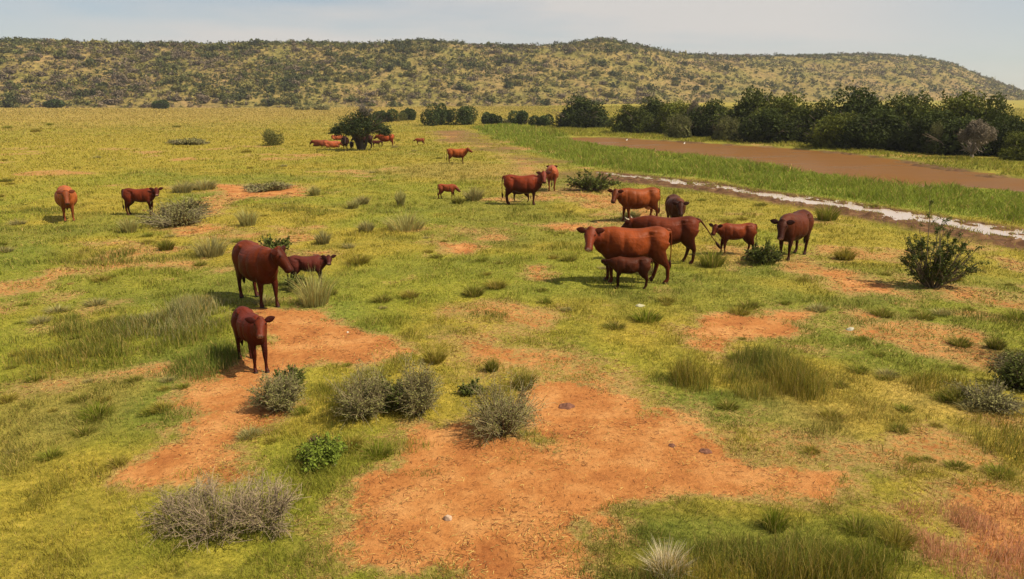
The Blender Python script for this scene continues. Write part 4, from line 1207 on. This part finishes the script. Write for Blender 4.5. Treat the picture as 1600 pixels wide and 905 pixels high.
    if not lying:
        for (s, g) in ((1, gait[0]), (-1, gait[1])):
            y_ = .155 * wf * s; X = .60 * fx
            leg([(X - .02, y_, 1.0), (X - .03, y_, .80), (X + .02 + g * .35, y_ * .95, .60), (X + .03 + g * .6, y_ * .88, .43), (X + .02 + g * .85, y_ * .86, .24), (X + .01 + g, y_ * .86, .12), (X + .045 + g, y_ * .88, .05), (X + .06 + g, y_ * .88, 0)],
                [.085, .085, .066, .058, .036, .040, .050, .058], [.14, .13, .085, .062, .040, .044, .058, .072])
        for (s, g) in ((1, gait[2]), (-1, gait[3])):
            y_ = .165 * wf * s; X = -.60 * fx
            leg([(X + .02, y_, 1.05), (X + .07, y_ * 1.02, .82), (X + .03 + g * .3, y_, .66), (X - .08 + g * .5, y_ * .92, .48), (X - .10 + g * .7, y_ * .88, .38), (X - .08 + g * .9, y_ * .86, .20), (X - .06 + g, y_ * .86, .11), (X - .02 + g, y_ * .9, .05), (X + .0 + g, y_ * .9, 0)],
                [.125, .12, .095, .058, .045, .040, .042, .050, .056], [.28, .245, .175, .086, .058, .046, .048, .060, .072])
    else:
        for s in (1, -1):
            leg([(.60, s * .2, .30), (.86, s * .22, .20), (.92, s * .22, .10), (.70, s * .24, .05), (.52, s * .22, .045)], [.08, .07, .05, .04, .04], [.12, .09, .055, .04, .045])
            leg([(-.5, s * .26, .34), (-.25, s * .34, .24), (-.18, s * .36, .10), (-.45, s * .38, .06), (-.15, s * .36, .045)], [.12, .1, .06, .05, .04], [.2, .16, .08, .05, .045])
    if udder and not lying:
        C = [(-.36 + (i - 3) / 3 * .17, 0, .60) for i in range(7)]; rr = [math.sqrt(max(1e-3, 1 - ((i - 3) / 3 * .97) ** 2)) for i in range(7)]
        ring_loft(V, Fc, C, [(0, 1, 0)] * 7, [(0, 0, 1)] * 7, [.13 * q for q in rr], [.15 * q for q in rr], 12)
    me = bpy.data.meshes.new('raw'); me.from_pydata([tuple(v) for v in V], [], Fc); me.update()
    tmp = bpy.data.objects.new('raw', me); COL.objects.link(tmp)
    rm = tmp.modifiers.new('r', 'REMESH'); rm.mode = 'VOXEL'; rm.voxel_size = vox
    smm = tmp.modifiers.new('s', 'SMOOTH'); smm.factor = .5; smm.iterations = 7
    dg = bpy.context.evaluated_depsgraph_get(); dg.update()
    ev = tmp.evaluated_get(dg); body = bpy.data.meshes.new_from_object(ev)
    bpy.data.objects.remove(tmp); bpy.data.meshes.remove(me)
    nv = len(body.vertices); co = np.zeros(nv * 3); body.vertices.foreach_get('co', co); co = co.reshape(-1, 3)
    if not lying:                            # muscle, ribs and hollows
        X_, Y_, Z_ = co.T.copy(); sg = np.sign(Y_) * (np.abs(Y_) > .08)
        def gs(a, b_, ra_, rb__): return np.exp(-((X_ - a * fx) / ra_) ** 2 - ((Z_ - b_) / rb__) ** 2)
        d_ = -.050 * gs(-.30, 1.08, .085, .13) - .020 * gs(.33, .92, .045, .26) + .022 * gs(.50, .98, .10, .16) - .020 * gs(-.50, 1.22, .10, .05)
        d_ += -.020 * gs(.70, .98, .035, .22) + .024 * gs(-.60, .95, .13, .14) - .024 * gs(-.34, .78, .05, .12) + .020 * gs(.52, .74, .06, .07) + .02 * gs(0, .75, .2, .1)
        d_ += .0022 * np.sin(X_ * 62 + Z_ * 8) * gs(.06, 1.0, .22, .20)
        d_ += (fbm(X_ * 9 + 3, Z_ * 9 + Y_ * 5, 1, 3, 5) - .5) * .014
        co[:, 1] += sg * d_
        top_ = np.exp(-(Y_ / .035) ** 2) * (Z_ > 1.2) * (X_ < .5)
        co[:, 2] += top_ * .012 - .022 * np.exp(-((X_ + .12) / .28) ** 2) * (Z_ > 1.15)
    faces = [tuple(p.vertices) for p in body.polygons]
    bpy.data.meshes.remove(body)
    base = np.array(color, float)
    col = np.tile(base, (nv, 1))
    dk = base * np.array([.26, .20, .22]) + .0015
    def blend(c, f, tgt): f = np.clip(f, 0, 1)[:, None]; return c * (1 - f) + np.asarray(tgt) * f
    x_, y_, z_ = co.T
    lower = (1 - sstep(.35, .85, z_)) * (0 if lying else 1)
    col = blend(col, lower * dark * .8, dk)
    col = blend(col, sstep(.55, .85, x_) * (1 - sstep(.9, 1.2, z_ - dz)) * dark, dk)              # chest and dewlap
    col = blend(col, (1 - sstep(.62, 1.08, z_ - dz)) * (.50 + .42 * dark), dk)                                    # dark underline pigment, plus belly and flank shade painted into the coat
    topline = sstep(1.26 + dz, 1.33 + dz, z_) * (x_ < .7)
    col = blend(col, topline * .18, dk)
    hdist = (co - H0) @ hd; near_head = np.linalg.norm(co - (H0 + hd * hl * .5), axis=1) < hl * .72
    ishead = near_head & (hdist > -.05)
    col[ishead] = blend(col, np.full(nv, headdark), dk)[ishead] if face is None else blend(col, np.full(nv, .85), face)[ishead]
    mz = 1 - sstep(.05, .085, np.linalg.norm(co - muz, axis=1))
    col = blend(col, mz, muzzle)
    if udder: col = blend(col, (1 - sstep(.12, .18, np.linalg.norm(co - np.array([-.36, 0, .56]), axis=1))) * 1.0, (.38, .20, .13))
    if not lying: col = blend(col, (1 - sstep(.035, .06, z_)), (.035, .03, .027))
    col = col * (1 + (fbm(x_ * 3 + 7, z_ * 3 + y_ * 2, 1, 4, int(abs(px))) - .5) * .7)[:, None]
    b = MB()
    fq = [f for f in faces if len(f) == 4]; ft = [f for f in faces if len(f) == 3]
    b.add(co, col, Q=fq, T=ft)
    # ears, eyes, tail in the same mesh
    def extra(fn, c):
        v, f = [], []; fn(v, f)
        qs = [q for q in f if len(q) == 4]; v = np.array(v); ts = []
        for q in f:
            if len(q) != 4: ts += [(q[0], q[i], q[i + 1]) for i in range(1, len(q) - 1)]
        b.add(v, c, Q=qs, T=ts)
    for s in (1, -1):
        e0 = H0 + hs * s * .085 * hk + hd * .03 - hu * .015
        ed = hs * s + up * (.34 if calf else .16) - np.array([hd[0], hd[1], 0]) * .12; ed /= np.linalg.norm(ed)
        en = np.array([hd[0], hd[1], 0]) + up * .1; en -= ed * np.dot(en, ed); en /= np.linalg.norm(en); eb = np.cross(ed, en)
        pe = [e0 + ed * q for q in (0, .04, .09, .15, .20, .235)]
        extra(lambda v, f: ring_loft(v, f, pe, [eb] * 6, [en] * 6, [.030, .056, .074, .066, .040, .009], [.022, .020, .016, .013, .010, .004], 10), dk * 1.1)
        ec = H0 + hd * hl * .30 + hs * s * .108 * hk + hu * .012
        extra(lambda v, f: ring_loft(v, f, [ec + hs * s * q for q in (-.012, -.004, .006, .012)], [hd] * 4, [hu] * 4, [.010, .019, .017, .004], [.009, .016, .014, .004], 8), (.006, .005, .005))
        nc = muz + hs * s * .030 + hd * .022 + hu * .018
        extra(lambda v, f: ring_loft(v, f, [nc + hd * q for q in (-.01, .006, .010)], [hs] * 3, [hu] * 3, [.010, .011, .004], [.012, .013, .004], 8), (.01, .007, .007))
    tx, ty = tail
    T0 = np.array([-.83 * fx, 0, 1.24 + dz]); zl = .30 if not lying else .05
    tp = [T0 + np.array([.06, 0, .02]), T0 + np.array([-.05, 0, .0]), T0 + np.array([-.09 - tx * .3, ty * .3, -.20]), T0 + np.array([-.10 - tx * .65, ty * .65, -.48 + abs(tx) * .1]), T0 + np.array([-.09 - tx, ty, -.72 + abs(tx) * .2])]
    if lying: tp = [T0 + np.array([.06, 0, .02]), T0 + np.array([-.06, 0, -.1]), T0 + np.array([-.10, .02, -.4]), T0 + np.array([-.16, .05, -.6]), T0 + np.array([-.3, .1, -.64])]
    tp, (ta,) = resample(tp, [[.045, .032, .019, .013, .012]], 14)
    extra(lambda v, f: path_loft(v, f, tp, ta, ta, 8, up=(0, 1, 0)), base * .6)
    dte = tp[-1] - tp[-3]; dte /= np.linalg.norm(dte)
    if lying: dte = np.array([-1., .3, 0]) / 1.05
    q_ = [tp[-1] + dte * k_ for k_ in (-.02, .05, .12, .19, .24)]
    extra(lambda v, f: path_loft(v, f, q_, [.017, .036, .040, .026, .006], [.017, .036, .040, .026, .006], 8, up=(0, 1, 0)), dk * .7)
    X, Y, Z = at(px, py)
    X += off[0]; Y += off[1]; Z = gz(X, Y)
    nm = name or ('calf' if calf else 'cow')
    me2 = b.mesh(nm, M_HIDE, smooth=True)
    o = bpy.data.objects.new(nm, me2); COL.objects.link(o)
    o.location = (X, Y, Z - .015); o.rotation_euler = (0, 0, R(phi)); o.scale = (sc, sc, sc)
    tag(o, label, cat or nm)
    if horns:
        for s in (1, -1):
            hb = MB(); h0 = H0 + hs * s * .075 + hu * .02 - hd * .02
            pp_ = np.array([h0, h0 + hs * s * .06 + hu * .02, h0 + hs * s * .085 + hu * .06, h0 + hs * s * .085 + hu * .11])
            hb.tubes(pp_[None], np.array([[.026, .022, .015, .004]]), (.40, .32, .20), 8); hb.build('horn', M_HORN, o, True)
    return o

RB, OR, DK, MR = (.115, .019, .006), (.30, .082, .022), (.060, .013, .009), (.21, .045, .015)
PK = (.42, .24, .20)
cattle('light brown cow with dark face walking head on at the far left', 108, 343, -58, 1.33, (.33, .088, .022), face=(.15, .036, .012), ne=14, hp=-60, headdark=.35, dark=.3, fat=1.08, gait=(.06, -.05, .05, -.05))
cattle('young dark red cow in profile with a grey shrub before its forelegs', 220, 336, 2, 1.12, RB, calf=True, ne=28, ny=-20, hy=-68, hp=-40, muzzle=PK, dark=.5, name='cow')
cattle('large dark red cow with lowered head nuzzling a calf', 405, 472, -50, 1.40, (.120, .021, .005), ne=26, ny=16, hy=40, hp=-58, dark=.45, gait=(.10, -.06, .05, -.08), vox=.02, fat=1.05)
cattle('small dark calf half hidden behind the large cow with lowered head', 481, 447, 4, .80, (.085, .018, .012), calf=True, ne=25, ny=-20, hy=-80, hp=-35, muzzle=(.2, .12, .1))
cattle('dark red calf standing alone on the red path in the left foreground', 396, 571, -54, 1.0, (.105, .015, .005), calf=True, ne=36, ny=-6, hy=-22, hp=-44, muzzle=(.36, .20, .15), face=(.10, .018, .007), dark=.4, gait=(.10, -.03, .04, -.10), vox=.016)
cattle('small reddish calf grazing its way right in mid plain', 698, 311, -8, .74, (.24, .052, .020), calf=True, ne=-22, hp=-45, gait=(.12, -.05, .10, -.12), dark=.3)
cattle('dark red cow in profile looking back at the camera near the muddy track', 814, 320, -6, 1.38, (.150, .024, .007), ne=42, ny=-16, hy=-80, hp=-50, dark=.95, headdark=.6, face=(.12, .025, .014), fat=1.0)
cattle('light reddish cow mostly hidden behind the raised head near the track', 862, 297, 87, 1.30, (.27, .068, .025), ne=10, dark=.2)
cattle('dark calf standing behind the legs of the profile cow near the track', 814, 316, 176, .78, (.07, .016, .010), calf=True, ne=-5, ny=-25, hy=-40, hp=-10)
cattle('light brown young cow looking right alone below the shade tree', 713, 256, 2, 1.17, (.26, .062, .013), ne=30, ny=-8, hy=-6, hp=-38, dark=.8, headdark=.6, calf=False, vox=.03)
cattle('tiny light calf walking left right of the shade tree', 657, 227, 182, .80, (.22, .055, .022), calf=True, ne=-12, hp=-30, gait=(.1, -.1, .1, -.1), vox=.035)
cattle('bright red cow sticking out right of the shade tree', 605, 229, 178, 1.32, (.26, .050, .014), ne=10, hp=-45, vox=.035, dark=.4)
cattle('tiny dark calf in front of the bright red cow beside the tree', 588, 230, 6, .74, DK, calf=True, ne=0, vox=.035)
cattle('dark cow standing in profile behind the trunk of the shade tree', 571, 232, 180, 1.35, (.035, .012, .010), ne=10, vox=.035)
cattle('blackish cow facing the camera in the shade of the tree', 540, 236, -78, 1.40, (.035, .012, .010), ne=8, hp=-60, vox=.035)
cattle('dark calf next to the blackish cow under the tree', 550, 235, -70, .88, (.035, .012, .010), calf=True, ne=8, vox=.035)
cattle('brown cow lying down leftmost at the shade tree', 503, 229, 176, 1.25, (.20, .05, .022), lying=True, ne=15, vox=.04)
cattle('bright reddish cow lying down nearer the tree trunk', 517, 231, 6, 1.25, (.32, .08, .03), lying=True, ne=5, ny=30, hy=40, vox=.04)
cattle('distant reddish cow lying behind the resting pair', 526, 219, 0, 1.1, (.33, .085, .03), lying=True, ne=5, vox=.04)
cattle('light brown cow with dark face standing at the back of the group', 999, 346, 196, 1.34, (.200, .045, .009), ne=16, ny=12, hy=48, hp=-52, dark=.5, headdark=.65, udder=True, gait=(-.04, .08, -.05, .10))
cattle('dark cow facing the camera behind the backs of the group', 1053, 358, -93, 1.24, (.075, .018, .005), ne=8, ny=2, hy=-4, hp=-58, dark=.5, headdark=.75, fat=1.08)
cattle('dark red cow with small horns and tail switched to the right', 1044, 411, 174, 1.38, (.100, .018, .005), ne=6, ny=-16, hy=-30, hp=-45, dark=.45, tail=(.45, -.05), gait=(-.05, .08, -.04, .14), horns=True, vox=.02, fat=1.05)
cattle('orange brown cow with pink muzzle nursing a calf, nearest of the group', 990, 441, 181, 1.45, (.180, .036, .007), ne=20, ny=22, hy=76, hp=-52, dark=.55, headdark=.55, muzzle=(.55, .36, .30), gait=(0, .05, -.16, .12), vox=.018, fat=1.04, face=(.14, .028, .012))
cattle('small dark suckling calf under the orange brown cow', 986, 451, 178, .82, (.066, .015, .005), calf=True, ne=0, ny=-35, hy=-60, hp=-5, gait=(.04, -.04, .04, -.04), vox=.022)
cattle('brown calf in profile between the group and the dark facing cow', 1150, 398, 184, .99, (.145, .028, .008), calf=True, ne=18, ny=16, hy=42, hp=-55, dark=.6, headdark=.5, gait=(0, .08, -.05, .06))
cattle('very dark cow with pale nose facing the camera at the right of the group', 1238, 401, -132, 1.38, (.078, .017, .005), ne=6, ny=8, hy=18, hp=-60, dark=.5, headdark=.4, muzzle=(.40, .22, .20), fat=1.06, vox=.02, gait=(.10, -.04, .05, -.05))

# ------------------------------------------------------------ small things
def stone(px, py, wpx, hpx, label, c, seed, name='stone', cat='stone'):
    x, y, z = at(px, py); d = math.hypot(x, y); w, h = wpx * d / F, hpx * d / F
    rs = np.random.default_rng(seed); b = MB()
    nu, nv_ = 40, 22
    u, v = np.meshgrid(np.arange(nu) / nu * 2 * math.pi, np.linspace(.02, math.pi - .02, nv_), indexing='ij')
    X, Y, Z = np.cos(u) * np.sin(v), np.sin(u) * np.sin(v), np.cos(v)
    k = 1 + .24 * (fbm(X + 3 + seed, Y * 1.3 + Z * 1.7, .8, 3, seed) - .5) * 2
    U = np.stack([X * k, Y * k, Z * k], -1)
    for _ in range(11):                     # broken faces
        nn = rs.normal(size=3); nn[2] = abs(nn[2]) * .8; nn /= np.linalg.norm(nn); lim = rs.uniform(.55, .85)
        dd = np.maximum(0, U @ nn - lim); U = U - dd[..., None] * nn * .93
    P = U * np.array([w / 2, w * .4, h * .62]) + np.array([0, 0, h * .22])
    idx = np.arange(nu * nv_).reshape(nu, nv_)
    q = np.stack([idx, np.roll(idx, -1, 0)], -1)
    q = np.stack([idx[:, :-1], idx[:, 1:], np.roll(idx, -1, 0)[:, 1:], np.roll(idx, -1, 0)[:, :-1]], -1).reshape(-1, 4)
    col = np.array(c) * (1 + (fbm(X.ravel() * 4, Y.ravel() * 4 + Z.ravel() * 3, 1, 3, seed) - .5) * .8)[:, None]
    b.add(P.reshape(-1, 3), col, Q=q)
    o = b.build(name, M_BARK, smooth=True); o.location = (x, y, z); o.rotation_euler = (0, 0, seed)
    tag(o, label, cat)
stone(699, 812, 17, 12, 'small pale stone lying on the open red soil', (.38, .27, .19), 3)
stone(521, 729, 12, 9, 'small pale stone in the grass below the broad weeds', (.40, .38, .28), 4)
stone(1000, 479, 16, 5, 'flat whitish stone in the grass below the suckling calf', (.36, .34, .22), 6)
stone(1328, 516, 14, 5, 'flat greyish white stone right of the middle red patch', (.30, .29, .22), 7)
stone(543, 520, 5, 3, 'whitish pebble at the edge of the red path', (.55, .5, .4), 8)
def dung(px, py, wpx, label, seed):
    x, y, z = at(px, py); d = math.hypot(x, y); w = wpx * d / F
    b = MB(); nu, nr = 28, 9
    u, r = np.meshgrid(np.arange(nu) / nu * 2 * math.pi, np.linspace(0, 1, nr), indexing='ij')
    k = 1 + .25 * np.sin(u * 2 + seed) * .4 + .10 * np.sin(u * 5 + seed * 2)
    zz = (.07 * w / .4) * (np.sin(r * math.pi * 2.4) * .35 + .8) * (1 - r ** 4) - .01 * (r > .99)
    P = np.stack([np.cos(u) * r * k * w / 2, np.sin(u) * r * k * w / 2, zz * 1.0], -1)
    idx = np.arange(nu * nr).reshape(nu, nr)
    q = np.stack([idx[:, :-1], idx[:, 1:], np.roll(idx, -1, 0)[:, 1:], np.roll(idx, -1, 0)[:, :-1]], -1).reshape(-1, 4)[:, ::-1]
    col = np.array([.145, .065, .042]) * (1 + (fbm(P[..., 0].ravel() * 30, P[..., 1].ravel() * 30, 1, 3, seed) - .5) * 1.2)[:, None]
    b.add(P.reshape(-1, 3), col, Q=q)
    o = b.build('dung_pat', M_BARK, smooth=True); o.location = (x, y, z + .005)
    tag(o, label, 'dung pat')
dung(885, 636, 26, 'purplish brown dung pat at the upper end of the red clearing', 1)
dung(1102, 706, 20, 'flat dung pat on the right side of the red clearing', 2)
dung(1050, 697, 13, 'small dried dung pat left of the flat one near the grass edge', 5)
dung(494, 399, 10, 'little dark dung pat right of the red patch behind the large cow', 3)
def bird(px, py, label, L=.42):
    x, y, z = at(px, py); b = MB(); V, Fc = [], []
    t = thing('water_bird', label, 'bird', (x, y, -.14), 1.0)
    p, (a, c) = resample([(-.5, 0, .14), (-.3, 0, .10), (0, 0, .09), (.25, 0, .12), (.38, 0, .25), (.42, 0, .40), (.52, 0, .42), (.64, 0, .39)], [[.02, .12, .17, .12, .06, .05, .055, .01], [.02, .09, .13, .12, .06, .05, .05, .01]], 22)
    path_loft(V, Fc, p, a, c, 12)
    v = np.array(V) * L
    b.add(v, (.72, .70, .66), Q=[f for f in Fc if len(f) == 4]); b.build('body', M_BARK, t, True)
    b = MB(); p = np.array([[[.62, 0, .39], [.72, 0, .37]]]) * L; b.tubes(p, np.array([[.018, .004]]) * L, (.4, .2, .05), 6); b.build('beak', M_BARK, t)
bird(1069, 228, 'white bird floating alone near the middle of the pond')
bird(979, 224, 'white bird swimming at the left end of the pond')

# ------------------------------------------------------------ the air
def haze():
    m, t, out = newmat('haze_air')
    v = t.nodes.new('ShaderNodeVolumePrincipled'); v.inputs['Density'].default_value = .00017
    v.inputs['Color'].default_value = (.86, .90, .96, 1); v.inputs['Anisotropy'].default_value = .2
    t.links.new(v.outputs[0], out.inputs['Volume'])
    x0, x1, y0, y1, z0, z1 = -1900, 1900, -120, 2600, -3.0, 95.0
    me = bpy.data.meshes.new('haze')
    me.from_pydata([(x, y, z) for z in (z0, z1) for y in (y0, y1) for x in (x0, x1)], [], [(0, 2, 3, 1), (4, 5, 7, 6), (0, 1, 5, 4), (2, 6, 7, 3), (0, 4, 6, 2), (1, 3, 7, 5)])
    me.materials.append(m)
    o = bpy.data.objects.new('haze', me); COL.objects.link(o)
    tag(o, 'thin warm air over the plain towards the hills', 'haze', kind='stuff')
haze()
